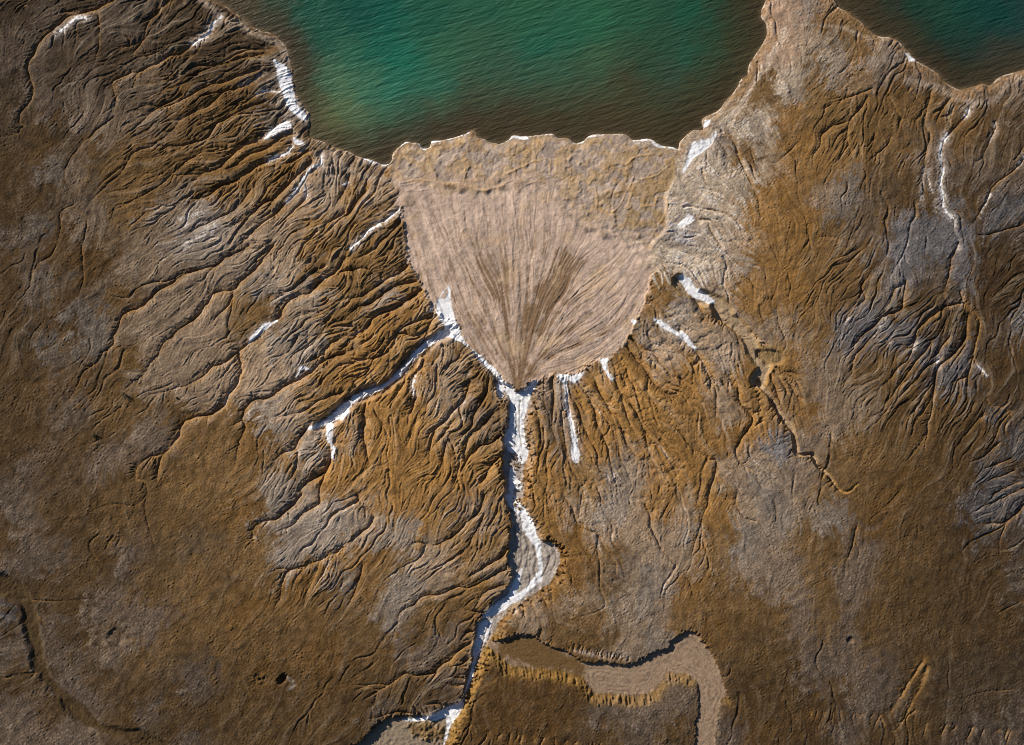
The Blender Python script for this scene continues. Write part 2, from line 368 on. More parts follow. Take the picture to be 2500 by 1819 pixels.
# short rows of gullies: tile, x0,y0 -> x1,y1, count, heading dx,dy, width, depth
ROWS = [("H", 1010, 1560, 1720, 1640, 15, -8, 70, 9, .5), ("I", 1640, 1500, 2268, 1560, 11, -22, 90, 9, .5), ("I", 850, 1420, 1330, 1440, 13, -22, 85, 8, .45),
        ("H", 1090, 1090, 1640, 1200, 19, 14, 95, 8, .6), ("H", 1140, 735, 1420, 590, 8, 25, 95, 10, .7), ("H", 1300, 930, 1420, 990, 4, 10, -60, 6, .7), ("H", 1500, 1015, 1900, 1090, 26, 4, -34, 4, .7),
        ("H", 1690, 1312, 2080, 1290, 11, 12, 45, 6, .4), ("F", 520, 900, 540, 1150, 11, -42, 22, 6, .8), ("F", 690, 870, 780, 1000, 8, 48, 55, 7, .8), ("F", 700, 1170, 750, 1390, 10, -42, 18, 5, .6),
        ("F", 750, 1390, 870, 1400, 8, 4, 34, 4, .5), ("F", 470, 560, 560, 680, 7, 40, 14, 5, .7), ("F", 130, 430, 300, 520, 10, -18, 34, 5, .6), ("F", 620, 1020, 660, 1130, 6, -40, 40, 6, .7),
        ("H", 820, 1240, 870, 880, 12, -70, -8, 7, .6), ("H", 300, 1480, 720, 1400, 9, -36, -55, 7, .6), ("H", 950, 1040, 740, 1540, 17, 36, 26, 6, .6), 
        ("G", 250, 1180, 640, 1540, 13, -34, 30, 6, .35), ("F", 880, 1400, 1040, 1600, 9, -36, 40, 5, .5), ("F", 30, 590, 230, 880, 12, -40, 44, 6, .6), ("E", 1910, 650, 2250, 900, 9, 26, 70, 6, .5),
        ("E", 0, 1010, 480, 800, 9, -50, -36, 7, .6), ("F", 200, 890, 370, 900, 7, 18, 80, 6, .6)]
# lie of the land: tile, x, y, heading of the fall (deg, 90 = north), how rilled
LIE = """A 200,150 30 .55|A 700,150 40 .6|A 1200,150 45 .8|A 1600,250 25 .8|A 200,500 75 .25|A 700,500 35 .6|A 1200,500 28 1|A 1700,500 22 1|A 100,1000 80 .05|A 500,950 50 .3|A 1000,800 30 .9
A 1600,800 28 1|A 500,1300 70 .25|A 900,1200 40 .55|A 1400,1150 35 .9|A 1800,1150 45 1|A 1100,1500 40 .5|A 1700,1500 42 .8|A 2150,1300 55 .8|A 100,1500 80 .05|D 200,200 80 .25|D 700,150 50 .15|D 1200,250 45 .5
D 1700,200 48 .7|D 2150,200 40 .9|D 200,600 65 .35|D 650,550 60 .15|D 1100,600 45 .35|D 1600,600 45 .5|D 2100,600 38 1|D 200,1000 60 .1|D 700,1000 40 .35|D 1200,850 45 .35|D 1700,950 42 .6
D 2150,950 35 1|D 200,1400 60 .06|D 700,1200 40 .4|D 1200,1250 45 .2|D 1750,1200 50 .2|D 2100,1300 50 1|D 1400,1500 60 .06|D 1900,1500 50 .6|D 800,1500 60 .06|E 200,250 28 1|E 200,700 32 1|E 450,450 35 1
E 300,1200 85 .6|E 700,900 62 1|E 950,1100 50 1|E 800,1450 55 1|E 400,1500 80 .5|E 1350,1100 95 .9|E 1350,1500 98 .6|E 1650,1100 112 .8|E 2000,900 125 .7|E 2100,1300 118 .7|E 1750,1500 112 .7|E 2150,400 150 .5
C 150,1200 160 .45|C 400,1200 135 .4|C 350,700 150 .35|C 700,700 110 .2|C 700,1000 120 .25|C 700,1400 120 .3|C 1100,900 75 .8|C 1100,1250 80 .25|C 1500,750 85 .5|C 1800,750 60 .6|C 1600,1100 85 .35|C 2050,950 70 .5
C 2200,1300 50 .35|C 1500,1450 80 .1|C 700,200 100 .2|C 1000,350 60 .35|C 1800,1500 85 .2|C 2150,1550 30 .5|F 150,100 160 .5|F 150,500 130 .7|F 300,800 120 .6|F 500,300 120 .3|F 800,200 60 .35|F 1000,150 45 .6|F 1300,300 50 .9|F 1200,600 55 .9
F 1650,150 85 .15|F 1550,500 50 1|F 1500,850 58 1|F 1800,800 62 1|F 2150,250 25 .6|F 2100,650 80 .5|F 1100,900 60 .55|F 900,800 110 .25|F 1350,1100 55 .6|F 1750,1150 65 .8|F 1000,1250 90 .15|F 300,1200 118 .5|F 500,1500 125 .4|F 200,1500 125 .5
F 1200,1500 70 .1|F 1600,1500 70 .15|F 2050,1250 50 .6|F 2150,1550 25 .8|F 2200,1000 60 .5|G 200,300 50 .1|G 700,300 60 .12|G 1200,300 60 .06|G 1700,300 45 .15|G 2150,150 45 .5|G 2050,550 60 .8|G 500,800 30 .08|G 1200,900 60 .05
G 1900,1000 60 .06|G 100,1100 20 .3|G 400,1300 60 .15|G 1200,1500 60 .04|H 300,150 75 .6|H 500,100 70 .6|H 900,200 50 .8|H 500,500 40 .5|H 950,600 30 .6|H 200,800 50 .15|H 600,900 40 .3|H 600,1250 45 .6|H 300,1500 60 .3
H 1500,150 105 .5|H 1900,200 115 .4|H 1550,500 110 .35|H 1900,500 130 .5|H 1600,750 150 .25|H 2000,900 60 .2|H 1200,1400 90 .08|H 1700,1500 90 .1|I 300,200 115 .35|I 900,200 95 .3|I 400,700 100 .12|I 1000,600 85 .2|I 1600,600 80 .06
I 2100,150 35 .7|I 2200,500 40 .2|I 600,1200 90 .1|I 1100,1250 90 .05|I 1000,1500 95 .4|I 1900,1200 90 .06|I 1800,1550 95 .3|I 1700,100 80 .08"""
# soils: tile x,y kind brightness (soil tone, with some corner vignette)
SOIL = """A 100,60 K .8|A 300,150 M .7|A 550,40 K .8|A 700,130 M .75|A 900,80 M .85|A 1100,60 K 1|A 1300,100 K 1.1|A 1600,300 K 1.1|A 100,300 M .6|A 50,600 K .8|A 250,560 M .9|A 300,700 M .8|A 400,520 K .9|A 500,560 M .8|A 700,420 K .9|A 900,560 T .5
A 1100,250 K 1|A 1300,450 K 1.1|A 1200,680 B .6|A 1500,650 B .6|A 1720,650 B .55|A 1600,820 B .62|A 1800,560 M 1|A 1830,700 G .7|A 60,850 K 1|A 300,850 B .45|A 400,850 K .9|A 550,780 M .9|A 700,850 T .55|A 1000,800 T .6|A 1150,1000 B .7|A 900,1000 B .65
A 100,1100 B .42|A 60,1400 B .42|A 280,1000 B .48|A 330,1130 G .6|A 300,1300 B .42|A 480,1100 T .6|A 600,1000 B .6|A 720,1150 B .65|A 1000,1150 B .7|A 600,1420 T .6|A 380,1520 O .38|A 470,1450 T .6|A 850,1350 B .75|A 1100,1380 T .7|A 1300,1420 G .85|A 1450,1480 G .9|A 1280,1600 G .8
A 1450,1030 B .72|A 1450,1250 O .55|A 1750,1050 O .5|A 1900,1080 O .6|A 1700,1250 B .85|A 1550,1450 T .7|A 1800,1550 T .65|A 2100,1300 T .9|A 2200,1150 G .95|A 2100,1520 B .9|A 2230,1450 T .7|A 280,1530 G .5|A 60,1600 M .7
D 300,30 B .5|D 60,100 B .5|D 120,50 M .8|D 400,150 B .5|D 580,130 O .42|D 640,180 O .4|D 330,230 G .55|D 250,300 M .9|D 440,360 O .4|D 60,350 B .5|D 100,500 B .45|D 480,430 G .7|D 600,520 G .7|D 350,500 B .5|D 430,580 B .5|D 300,640 G .6|D 640,640 G .6|D 900,130 T .65|D 1050,220 T .65|D 750,350 B .6
D 680,250 T .6|D 950,550 T .72|D 1100,450 T .7|D 1300,250 T .7|D 1450,420 T .75|D 1280,650 T .78|D 1150,780 T .75|D 1600,420 B .75|D 1700,500 B .7|D 1750,250 G .75|D 1880,200 T .85|D 2000,450 T .75|D 1900,650 G .8|D 2000,700 G .85|D 1800,820 T .85|D 1700,900 T .9|D 1900,1080 T .85|D 1750,1080 G .9
D 1800,1170 G .85|D 1350,950 T .75|D 1000,900 T .7|D 800,750 B .65|D 350,780 M .8|D 200,780 B .5|D 100,900 B .5|D 300,900 B .55|D 550,900 B .62|D 500,1100 M .95|D 750,1150 B .6|D 700,1000 B .65|D 900,1080 B .62|D 1150,1080 B .62|D 1250,1000 T .65|D 950,1200 M .9|D 1050,1280 M .85
D 200,1200 B .48|D 60,1350 B .42|D 300,1500 B .48|D 250,1470 M .85|D 700,1400 M .85|D 600,1300 B .55|D 800,1600 B .55|D 1100,1500 B .62|D 1350,1250 B .66|D 1500,1250 B .7|D 1300,1500 B .68|D 1650,1200 O .5|D 1700,1350 O .48|D 1650,1500 B .7|D 1900,1450 B .8|D 2050,1350 G .85|D 2150,800 B .85|D 2200,900 O .65|D 2150,1000 B .8
D 2200,500 B .75|D 2100,150 B .7|D 2200,50 O .55|D 2000,330 G .8|D 2230,1250 O .95|D 2200,1550 O .75|D 1850,1550 G .8|E 60,100 B .65|E 200,60 B .7|E 330,100 B .6|E 150,280 B .75|E 100,480 B .7|E 300,330 G .8|E 450,300 B .85|E 300,480 O .6|E 450,480 O .6|E 200,650 O .7|E 100,850 O .8|E 400,650 B .9|E 550,530 B .85
E 650,700 T .8|E 720,850 T .75|E 800,700 B .8|E 700,1000 T .7|E 900,820 B .8|E 950,980 B .7|E 850,1060 M 1|E 950,1200 M .95|E 780,1200 B .85|E 500,800 O .6|E 350,1000 O .75|E 250,1100 O .75|E 100,1100 O .65|E 450,1100 O .8|E 80,1250 T .7|E 120,1450 O .8|E 250,1300 O .85|E 400,1300 O .8|E 300,1550 O .75|E 550,1500 O .78|E 700,1450 O .72|E 600,1250 B 1|E 900,1400 B .8|E 850,1600 O .65|E 1000,1500 B .8|E 1030,1150 K 1.3
E 700,1250 T .7|E 1080,1080 O .5|E 1330,1000 M .95|E 1300,1150 B .8|E 1380,1180 M .85|E 1450,1150 M .85|E 1300,1400 O .72|E 1400,1500 O .7|E 1600,1000 O .8|E 1800,1000 O .9|E 1900,800 O .9|E 2100,1050 O .9|E 1700,1300 O .8|E 2000,1250 O .8|E 1900,1450 T .75|E 1850,1500 G .7|E 1650,1600 B .85|E 2200,1300 O .75|E 2150,1550 O .75
E 2200,60 W 1.00|E 2120,100 W 1.00|E 2150,250 B .8|E 2100,350 O .62|E 2200,450 G .85|E 2030,600 G .8|E 2150,700 T .9|E 2080,450 B .8|E 1960,650 B .85|B 30,1150 T .8|B 100,1300 B .8|B 250,1300 T .75|B 300,1200 T .85|B 60,1560 B .7|B 250,1560 O .6|B 380,1620 K 1.4|B 150,1450 B .75|B 350,1400 B .75
B 2200,1250 W 1.10|B 2230,1400 W 1.10|B 2240,1550 L 1.05|B 2150,1600 G .9|B 60,1050 T .75|B 200,1110 T .8|B 350,1140 O .8
C 650,60 P .85|C 750,150 P .75|C 830,60 G .9|C 950,80 M 1|C 900,200 O .6|C 1000,120 B .8|C 1080,200 B .7|C 720,300 P .85|C 850,280 W .72|C 1000,260 W .68|C 890,420 B .65|C 780,450 W 0.90|C 680,470 W 0.95|C 640,400 P .72|C 960,400 W .78|C 1050,470 G .85|C 1200,320 B .75|C 1250,420 G .95|C 1400,380 G .95|C 1450,300 M 1|C 1180,450 B .8|C 1350,500 M .85|C 1480,450 O .45|C 1550,520 M .8
C 880,560 B .75|C 760,620 G .9|C 600,620 B .6|C 560,560 B .6|C 520,640 B .7|C 680,560 W 1.00|C 580,800 W 1.10|C 480,780 W 1.00|C 400,820 W 1.00|C 560,930 W 1.00|C 520,860 G .95|C 650,900 O .72|C 740,800 O .68|C 800,950 O .72|C 680,760 O .7|C 850,700 B .8|C 1000,600 B .7|C 950,800 B .72|C 1100,750 B .65|C 1300,700 B .62|C 1450,800 B .6|C 1250,950 B .65|C 1400,600 O .5|C 1100,1050 O .58|C 1000,1000 B .8|C 900,1150 O .72
C 1550,900 K 1|C 1600,700 B .55|C 1750,650 B .5|C 1700,800 B .5|C 1480,1000 B .62|C 1560,980 M .85|C 1700,1050 M .85|C 1850,950 B .5|C 1900,850 B .5|C 2000,800 B .45|C 2100,700 B .42|C 2200,800 K .8|C 1950,1050 M .8|C 2150,1050 K .8|C 2050,1150 M .8|C 1850,1250 B .5|C 1800,1150 M .85|C 2200,1200 M .8|C 2200,1350 L .5|C 2100,1450 L .5|C 2220,560 M .8|C 2150,650 M .8|C 1950,640 M .85|C 2100,560 M .85
C 500,1050 B .7|C 430,1000 B .75|C 480,1120 W 1.10|C 300,1000 G .9|C 200,1050 W 1.05|C 100,1200 W 1.10|C 250,1200 W 1.05|C 200,1350 W 1.05|C 80,1350 W 1.10|C 400,1250 W 1.00|C 350,1350 T .95|C 300,1480 W 1.05|C 400,1550 T .9|C 120,1560 G 1|C 380,1480 W 1.10|C 550,1250 O .75|C 480,1450 O .8|C 600,1500 O .82|C 700,1300 O .75|C 850,1400 O .7|C 950,1300 T .72|C 1100,1230 G .7|C 1050,1400 G .7|C 1150,1300 G .65|C 800,1550 O .75|C 1000,1500 B .75
C 1250,1200 B .62|C 1300,1350 K 1.1|C 1200,1450 K 1.2|C 1400,1250 K 1.1|C 1480,1250 B .6|C 1500,1350 B .55|C 1350,1450 B .65|C 1250,1580 M .9|C 1450,1480 L .62|C 1600,1450 L .6|C 1700,1550 L .72|C 1500,1600 L .72|C 1850,1550 L .7|C 1650,1350 B .6|C 1780,1400 L .65|C 1950,1400 B .5|C 2000,1600 B .45|C 2150,1600 K .9|C 2230,1500 M .7
F 60,100 W 1.05|F 200,60 W 1.00|F 330,60 T 1|F 280,150 W 1.05|F 380,130 G .95|F 350,250 T .85|F 420,230 O .78|F 420,330 O .78|F 550,100 O .8|F 700,200 O .75|F 600,400 O .75|F 800,350 O .68|F 900,150 B .85|F 300,420 G .9|F 100,480 T .85|F 60,420 G .9|F 200,450 O .62|F 250,580 T .8|F 350,700 T .85|F 330,780 G .9|F 180,680 T .85|F 100,800 O .75|F 420,820 O .75
F 420,950 O .72|F 600,560 T .75|F 750,600 T .72|F 850,800 T .7|F 750,750 O .7|F 900,600 B .8|F 950,500 B .75|F 1050,350 B .65|F 1100,200 B .65|F 1250,250 B .6|F 1200,100 B .65|F 1350,150 M .9|F 1440,200 L .65|F 1430,60 L .7|F 1600,60 L .7|F 1750,50 L .65|F 1860,60 L .7|F 1880,200 L .62|F 1700,180 M .9|F 1600,250 M .85|F 1750,280 M .85|F 1620,330 B .55|F 1500,400 B .55|F 1350,400 G .6|F 1250,480 L .6|F 1150,600 L .55|F 1050,560 L .5
F 1400,550 L .55|F 1350,650 M .85|F 1200,800 B .7|F 1100,780 T .65|F 1550,650 L .65|F 1620,700 L .6|F 1700,520 K 1.1|F 1800,520 B .5|F 1650,580 K 1.1|F 1780,620 K 1|F 1850,650 L .5|F 1950,600 B .45|F 1800,780 L .6|F 1750,900 L .5|F 1850,930 L .55|F 1600,850 M .85|F 1500,950 B .65|F 1400,800 B .65|F 1350,950 B .68|F 1550,1050 B .6|F 1700,1100 B .58|F 1800,1050 B .55|F 1400,1150 B .65|F 1250,1050 T .65|F 1100,950 T .65
F 1000,900 T .68|F 950,1050 T .68|F 1050,1200 T .65|F 850,1100 O .65|F 900,1250 T .65|F 1200,1300 B .68|F 1450,1300 B .6|F 1000,1400 B .75|F 850,1450 T .7|F 650,1350 L .6|F 600,1450 T .75|F 750,1550 M 1|F 500,1200 O .72|F 300,1100 T .75|F 250,1000 T .75|F 150,1100 O .72|F 100,1250 B .75|F 330,1300 O .7|F 200,1300 O .65|F 400,1420 T .75|F 300,1500 T .7|F 500,1580 G .7|F 100,1500 O .78|F 250,1620 O .75|F 60,950 O .75
F 1300,1450 B .6|F 1450,1550 O .42|F 1700,1400 B .55|F 1650,1530 B .52|F 1850,1500 B .5|F 1400,1430 B .65|F 1150,1600 B .65|F 950,1600 B .65|F 2050,300 O .3|F 2000,380 O .3|F 1980,100 O .28|F 2150,150 B .4|F 2200,280 B .4|F 2100,460 B .5|F 2200,480 L .5|F 2100,560 M .7|F 2200,620 M .7|F 2080,700 B .5|F 2150,750 O .42|F 2220,700 O .4|F 2120,900 B .5|F 2200,850 K 1.1|F 2000,930 B .55|F 2100,1010 O .38|F 2200,1000 B .45|F 2120,1100 L .5|F 2200,1150 M .7|F 2130,1200 B .5|F 2150,1350 L .42|F 2200,1300 L .4
F 2100,1350 B .5|F 2050,1480 L .45|F 2150,1550 L .4|F 2220,1450 B .42|F 1900,1300 B .52|F 2000,1250 B .5|F 1900,1120 B .52|G 60,60 M .75|G 170,180 M 1|G 60,250 B .5|G 350,150 B .5|G 600,150 B .52|G 500,300 B .5|G 200,330 M .9|G 420,430 M .85|G 200,430 M .75|G 650,450 B .55|G 850,440 M .75|G 780,500 K 1|G 950,500 B .55|G 750,150 B .52|G 1150,200 B .58|G 1300,320 K 1.2|G 1400,150 B .58|G 1600,100 O .5|G 1600,350 B .58|G 1850,100 G .75|G 2050,200 G .85|G 1950,330 G .8|G 2200,150 G .95|G 2150,280 G .85
G 1750,430 B .62|G 1850,450 G .7|G 2000,580 O .6|G 2150,520 O .58|G 2250,560 G .7|G 1900,650 O .48|G 2150,700 B .68|G 1700,600 B .58|G 1600,750 O .5|G 1300,550 B .55|G 1000,600 B .52|G 500,550 B .48|G 300,600 B .46|G 450,720 B .45|G 350,850 M .75|G 500,950 B .45|G 750,750 M .75|G 760,870 K 1.2|G 690,800 M .8|G 790,970 T .65|G 1000,800 M .8|G 950,920 M .75|G 900,1080 B .52|G 1150,950 B .52|G 1350,800 B .55|G 1500,1050 B .55|G 1300,1200 M .7|G 1700,1000 B .58
G 1900,900 B .62|G 2000,820 B .68|G 2150,1000 O .5|G 2200,1200 O .48|G 2100,1400 B .6|G 1900,1400 B .58|G 1700,1190 O .5|G 1600,1350 B .55|G 1800,1550 B .52|G 1400,1500 B .5|G 1150,1550 B .45|G 1000,1420 M .7|G 900,1300 B .48|G 1150,1350 B .48|G 650,1200 B .48|G 500,1200 M .85|G 600,1300 M .8|G 450,1080 M .78|G 750,1050 M .72|G 850,1450 B .5|G 1250,1620 M .7|G 60,760 L .45|G 40,850 B .45|G 60,930 M .75|G 60,1060 M .75|G 150,1000 M .75|G 150,1150 B .45|G 100,1250 B .45|G 200,1450 M .75|G 100,1550 M 1|G 350,1450 B .5|G 400,1550 M 1|G 60,1400 M .85|G 550,1620 M .85|G 200,720 B .4|G 120,700 B .45
H 300,250 G .85|H 450,250 G .75|H 200,200 T .8|H 350,100 O .75|H 550,120 O .75|H 700,150 B .8|H 800,100 M .9|H 950,150 M .9|H 1050,100 B .8|H 150,150 T .7|H 60,250 G .8|H 80,450 O .65|H 200,420 O .6|H 330,500 B .75|H 30,560 G .75|H 150,620 O .55|H 500,470 T .75|H 600,560 T .75|H 430,560 G .75|H 700,480 T .7|H 850,400 B .78|H 1000,350 B .78|H 1000,500 T .7|H 900,680 O .6|H 800,560 B .75|H 600,750 B .65|H 450,620 G .75|H 350,800 G .7|H 650,820 B .62|H 200,900 B .62|H 60,900 B .6|H 500,900 B .6|H 420,1000 M .85|H 300,1100 B .58
H 700,950 M .85|H 600,1050 M .8|H 750,1100 B .65|H 500,1290 B .6|H 400,1350 B .58|H 650,1220 M .85|H 780,1220 M .75|H 650,1340 B .6|H 150,1200 B .55|H 100,1400 B .52|H 60,1550 B .48|H 300,1400 M .7|H 600,1420 M .7|H 850,1180 M .75|H 1250,60 O .75|H 1350,150 O .68|H 1450,250 O .58|H 1400,250 O .6|H 1550,300 O .6|H 1600,400 O .5|H 1500,450 O .62|H 1550,580 O .58|H 1600,100 T .75|H 1700,150 G .8|H 1800,80 G .75|H 1750,250 T .75|H 1900,250 T .75|H 1800,350 B .75|H 1850,480 M .8|H 1950,430 M .85|H 1800,590 K 1.3|H 1750,650 B .8|H 1650,700 T .75|H 1500,700 T .75|H 1400,640 O .65
H 1300,800 T .75|H 1200,850 T .78|H 1400,870 B .65|H 1550,870 B .62|H 1700,780 B .7|H 1750,700 G .75|H 1900,600 T .72|H 2000,500 G .8|H 2100,400 T .75|H 2150,250 T .75|H 2150,100 O .72|H 2200,350 T .7|H 2000,700 G .85|H 2150,600 G .8|H 2100,800 M 1|H 1900,850 T .72|H 1950,950 T .75|H 2050,930 G .8|H 1700,950 B .62|H 1600,980 B .62|H 2200,800 B .65|H 2230,650 O .6|H 1020,850 O .65|H 1100,820 O .6|H 1150,780 T .75|H 1050,1150 O .5|H 1000,1300 O .46|H 1200,1300 O .44|H 1400,1300 O .44|H 900,1250 O .62|H 800,1500 O .6|H 900,1500 O .42|H 1100,1500 O .42|H 1400,1500 O .42
H 1600,1400 B .55|H 1700,1450 M .85|H 1900,1400 M 1|H 2050,1450 M 1|H 2200,1330 M .9|H 2150,1250 T .7|H 2000,1550 M .7|H 1750,1580 B .55|H 2200,1550 B .55|H 1550,1250 O .45|H 1250,1190 O .5|H 1450,1200 O .52|I 60,250 G .75|I 30,60 T .75|I 150,100 O .68|I 250,150 O .68|I 420,220 G .7|I 480,100 T .7|I 560,60 G .68|I 680,130 G .7|I 800,60 T .68|I 900,120 T .65|I 930,180 G .65|I 300,280 B .7|I 150,350 O .6|I 50,450 T .68|I 100,600 O .58|I 200,600 B .6|I 400,330 G .65|I 500,480 M .95|I 700,450 M .95|I 600,600 M .95|I 450,700 B .6|I 750,650 M .95|I 650,750 B .6|I 300,750 B .55
I 900,400 B .58|I 1000,300 B .6|I 850,250 B .62|I 1050,150 G .62|I 1150,100 B .6|I 1300,120 O .45|I 1250,200 O .45|I 1200,380 M .85|I 1100,550 M .85|I 950,600 B .55|I 1100,700 M .8|I 800,850 M .85|I 950,800 B .55|I 1200,900 B .48|I 1120,940 M .7|I 600,850 B .55|I 400,900 B .52|I 250,850 O .5|I 450,1050 B .48|I 600,1100 B .48|I 500,1250 B .46|I 700,1200 B .46|I 1100,1150 M .75|I 950,1200 M .75|I 1250,1200 M .72|I 1050,1300 B .5|I 1300,1300 M .7|I 850,1150 M .75|I 1150,1380 M .8|I 900,1400 B .45|I 700,1380 B .45|I 450,1300 B .45
I 420,1450 O .4|I 300,1500 M .8|I 330,1620 M .75|I 500,1560 O .42|I 700,1480 B .45|I 900,1500 O .38|I 1100,1550 M .7|I 1300,1600 B .42|I 1400,1350 M .65|I 1550,1250 B .4|I 1600,1100 B .48|I 1450,1450 B .45|I 1500,700 B .48|I 1400,500 B .5|I 1300,750 B .48|I 1700,500 B .45|I 1900,700 B .42|I 2100,900 B .4|I 1800,900 B .42|I 1700,1150 K 1|I 2000,1150 K .9|I 2200,1150 K .8|I 1800,1350 K .9|I 2100,1400 K .8|I 1600,1500 B .42|I 1900,1550 M .55|I 2050,1560 M .55|I 2220,1430 M .6|I 2200,1600 M .6|I 1700,100 B .52|I 1600,250 B .52|I 1850,250 B .45|I 2030,90 L .42|I 1950,150 L .42|I 2200,250 M .55|I 2230,80 L .45|I 2100,450 B .42|I 2230,500 M .55|I 2000,550 B .42
S 1300,1700 O .42|S 60,1750 M .9|S -200,100 K .8|S -200,900 B .45|S -200,1600 M .7|S 2650,300 M .7|S 2650,900 B .45|S 2650,1600 K .9|S 600,2000 B .5|S 1300,2000 O .42|S 2100,2000 M .6|S 2080,-100 M 1|S 300,-150 K .9"""
# fan braids and brown runs: (points, width, darkness 0..1)
BRAID = [("E 1172,960 1190,800 1200,650 1195,500 1200,350 1195,150 1200,0 B 1180,1500 1150,1400", 8, .8), ("E 1160,930 1130,750 1110,560 1090,430 1050,350 980,230 920,120 890,0 B 880,1550", 12, .9),
 ("E 1100,430 1090,300 1100,150 1090,0", 9, .7), ("E 1150,900 1050,650 1000,480 930,330 850,180 790,60 750,0", 6, .55), ("E 1130,880 980,680 880,520 800,330 760,190 745,80", 6, .55),
 ("E 1185,900 1230,720 1260,580 1330,430 1420,260 1500,120 1560,20", 16, .85), ("E 1240,620 1260,450 1330,280 1400,170 1420,60", 16, .9), ("E 1300,560 1400,430 1480,300 1520,150 1550,60", 15, .85),
 ("E 1190,880 1300,640 1450,440 1600,320 1760,200 1900,120", 6, .5), ("E 1200,900 1350,700 1500,560 1700,420 1850,300 1950,150", 7, .55), ("E 1220,900 1400,740 1560,650 1750,560 1900,420 2000,250", 7, .55),
 ("E 1240,900 1420,790 1560,760 1750,660 1900,520", 8, .5), ("E 1480,380 1560,370 1600,330", 14, .6), ("E 1200,500 1240,330 1240,150 1230,0", 6, .6), ("E 1000,440 960,300 900,200", 8, .5),
 ("E 1160,850 1080,760 1000,640 940,560 860,430 800,380", 5, .45), ("E 1250,820 1380,640 1440,520 1540,430", 9, .6), ("E 1300,860 1480,800 1640,740", 8, .5), ("E 1150,100 1140,250 1110,330", 9, .6), ("B 1270,1640 1300,1550 1290,1480", 8, .55)]
RIDGES = [("B 395,1205 480,1195 600,1188 720,1200 830,1225 950,1250 1060,1230 1120,1200 1220,1180 1330,1155", 7, .35), ("B 400,1220 470,1212 560,1190", 5, .3), ("B 1230,1215 1320,1200 1400,1220 1450,1215", 6, .3),
 ("B 820,1080 840,1150 810,1240", 5, .3), ("B 930,1090 950,1150 940,1250", 5, .25), ("B 1170,950 1160,1010 1110,1030", 4, -.3), ("B 1390,1050 1380,1150", 6, .3), ("B 1110,1140 1250,1070 1380,1040", 6, .3),
 ("B 640,1040 720,1000 780,960", 5, -.25), ("B 1520,1080 1520,1220", 4, .3), ("B 1790,1400 1800,1300 1850,1180 1920,1130", 6, -.35), ("B 1790,1400 1850,1330 1930,1180 1920,1130", 5, .3), ("B 1370,1260 1360,1350 1410,1390 1480,1390", 6, -.3),
 ("B 1600,1250 1610,1380 1640,1440 1700,1450", 7, -.35), ("B 1690,1250 1700,1350 1690,1430", 6, .35), ("B 2000,1360 2080,1340 2100,1290 2150,1310 2160,1370 2100,1480 2060,1560", 8, .4), ("B 1940,1230 1910,1320 1900,1390", 7, .35),
 ("B 1560,1060 1630,1090 1640,1020", 5, .3), ("B 1870,1110 1930,1180", 7, .35), ("B 1990,1180 2080,1160 2200,1070", 7, .35), ("B 1890,1080 1980,1030 2080,1010 2170,1030", 9, .4), ("B 580,1000 590,1080 630,1150 630,1190", 5, .3),
 ("B 1140,1330 1150,1400 1190,1500", 7, .3), ("B 780,1600 800,1520 860,1500 880,1560", 6, .2), ("B 930,1290 940,1400 920,1480", 5, .2), ("B 1480,1310 1580,1310", 6, .3), ("B 450,1250 530,1250 620,1230", 6, .3), ("B 1000,1160 1010,1040 1060,1030", 5, -.25)]

# ---------------------------------------------------------------- numeric helpers
rng = np.random.default_rng(7)
random.seed(7)
STEP = 1.8
GX = np.arange(-180, 2681, STEP); GY = np.arange(-180, 2001, STEP)
if len(GX) % 2: GX = GX[:-1]
if len(GY) % 2: GY = GY[:-1]
NX, NY = len(GX), len(GY)
PX, PY = np.meshgrid(GX.astype(np.float32), GY.astype(np.float32))


def fnoise(lo, hi, beta=1.0, seed=0, shape=None, step=STEP, ani=None):
    """band limited noise, wavelengths lo..hi (survey units), unit variance; ani=(angle, stretch)"""
    ny, nx = shape or (NY, NX)
    r = np.random.default_rng(seed)
    f = np.fft.rfft2(r.standard_normal((ny, nx)).astype(np.float32))
    ky = np.fft.fftfreq(ny, step)[:, None]; kx = np.fft.rfftfreq(nx, step)[None, :]
    if ani:
        a = math.radians(ani[0]); c, s = math.cos(a), -math.sin(a)
        u = (kx * c + ky * s) * ani[1]; v = -kx * s + ky * c
        k = np.sqrt(u * u + v * v)
    else:
        k = np.sqrt(kx * kx + ky * ky)
    k[0, 0] = 1
    g = k ** (-beta) / (1 + (k * lo) ** 6) / (1 + (1 / (k * hi)) ** 6)
    g[0, 0] = 0
    n = np.fft.irfft2(f * g, s=(ny, nx))
    return (n / (n.std() + 1e-9)).astype(np.float32)


def blur(a, sig):
    """three box passes; sigma in cells"""
    r = max(1, int(round(sig)))
    for _ in range(3):
        for ax in (0, 1):
            p = [(0, 0), (0, 0)]; p[ax] = (r + 1, r)
            c = np.cumsum(np.pad(a, p, mode='edge'), axis=ax, dtype=np.float64)
            n = a.shape[ax]
            hi_ = np.take(c, np.arange(2 * r + 1, 2 * r + 1 + n), axis=ax); lo_ = np.take(c, np.arange(0, n), axis=ax)
            a = ((hi_ - lo_) / (2 * r + 1)).astype(np.float32)
    return a


def sample(a, x, y):
    """bilinear, in cells"""
    ny, nx = a.shape[:2]
    x = np.clip(x, 0, nx - 1.001); y = np.clip(y, 0, ny - 1.001)
    i = x.astype(np.int32); j = y.astype(np.int32); fx = x - i; fy = y - j
    if a.ndim == 3: fx = fx[..., None]; fy = fy[..., None]
    return (a[j, i] * (1 - fx) + a[j, i + 1] * fx) * (1 - fy) + (a[j + 1, i] * (1 - fx) + a[j + 1, i + 1] * fx) * fy


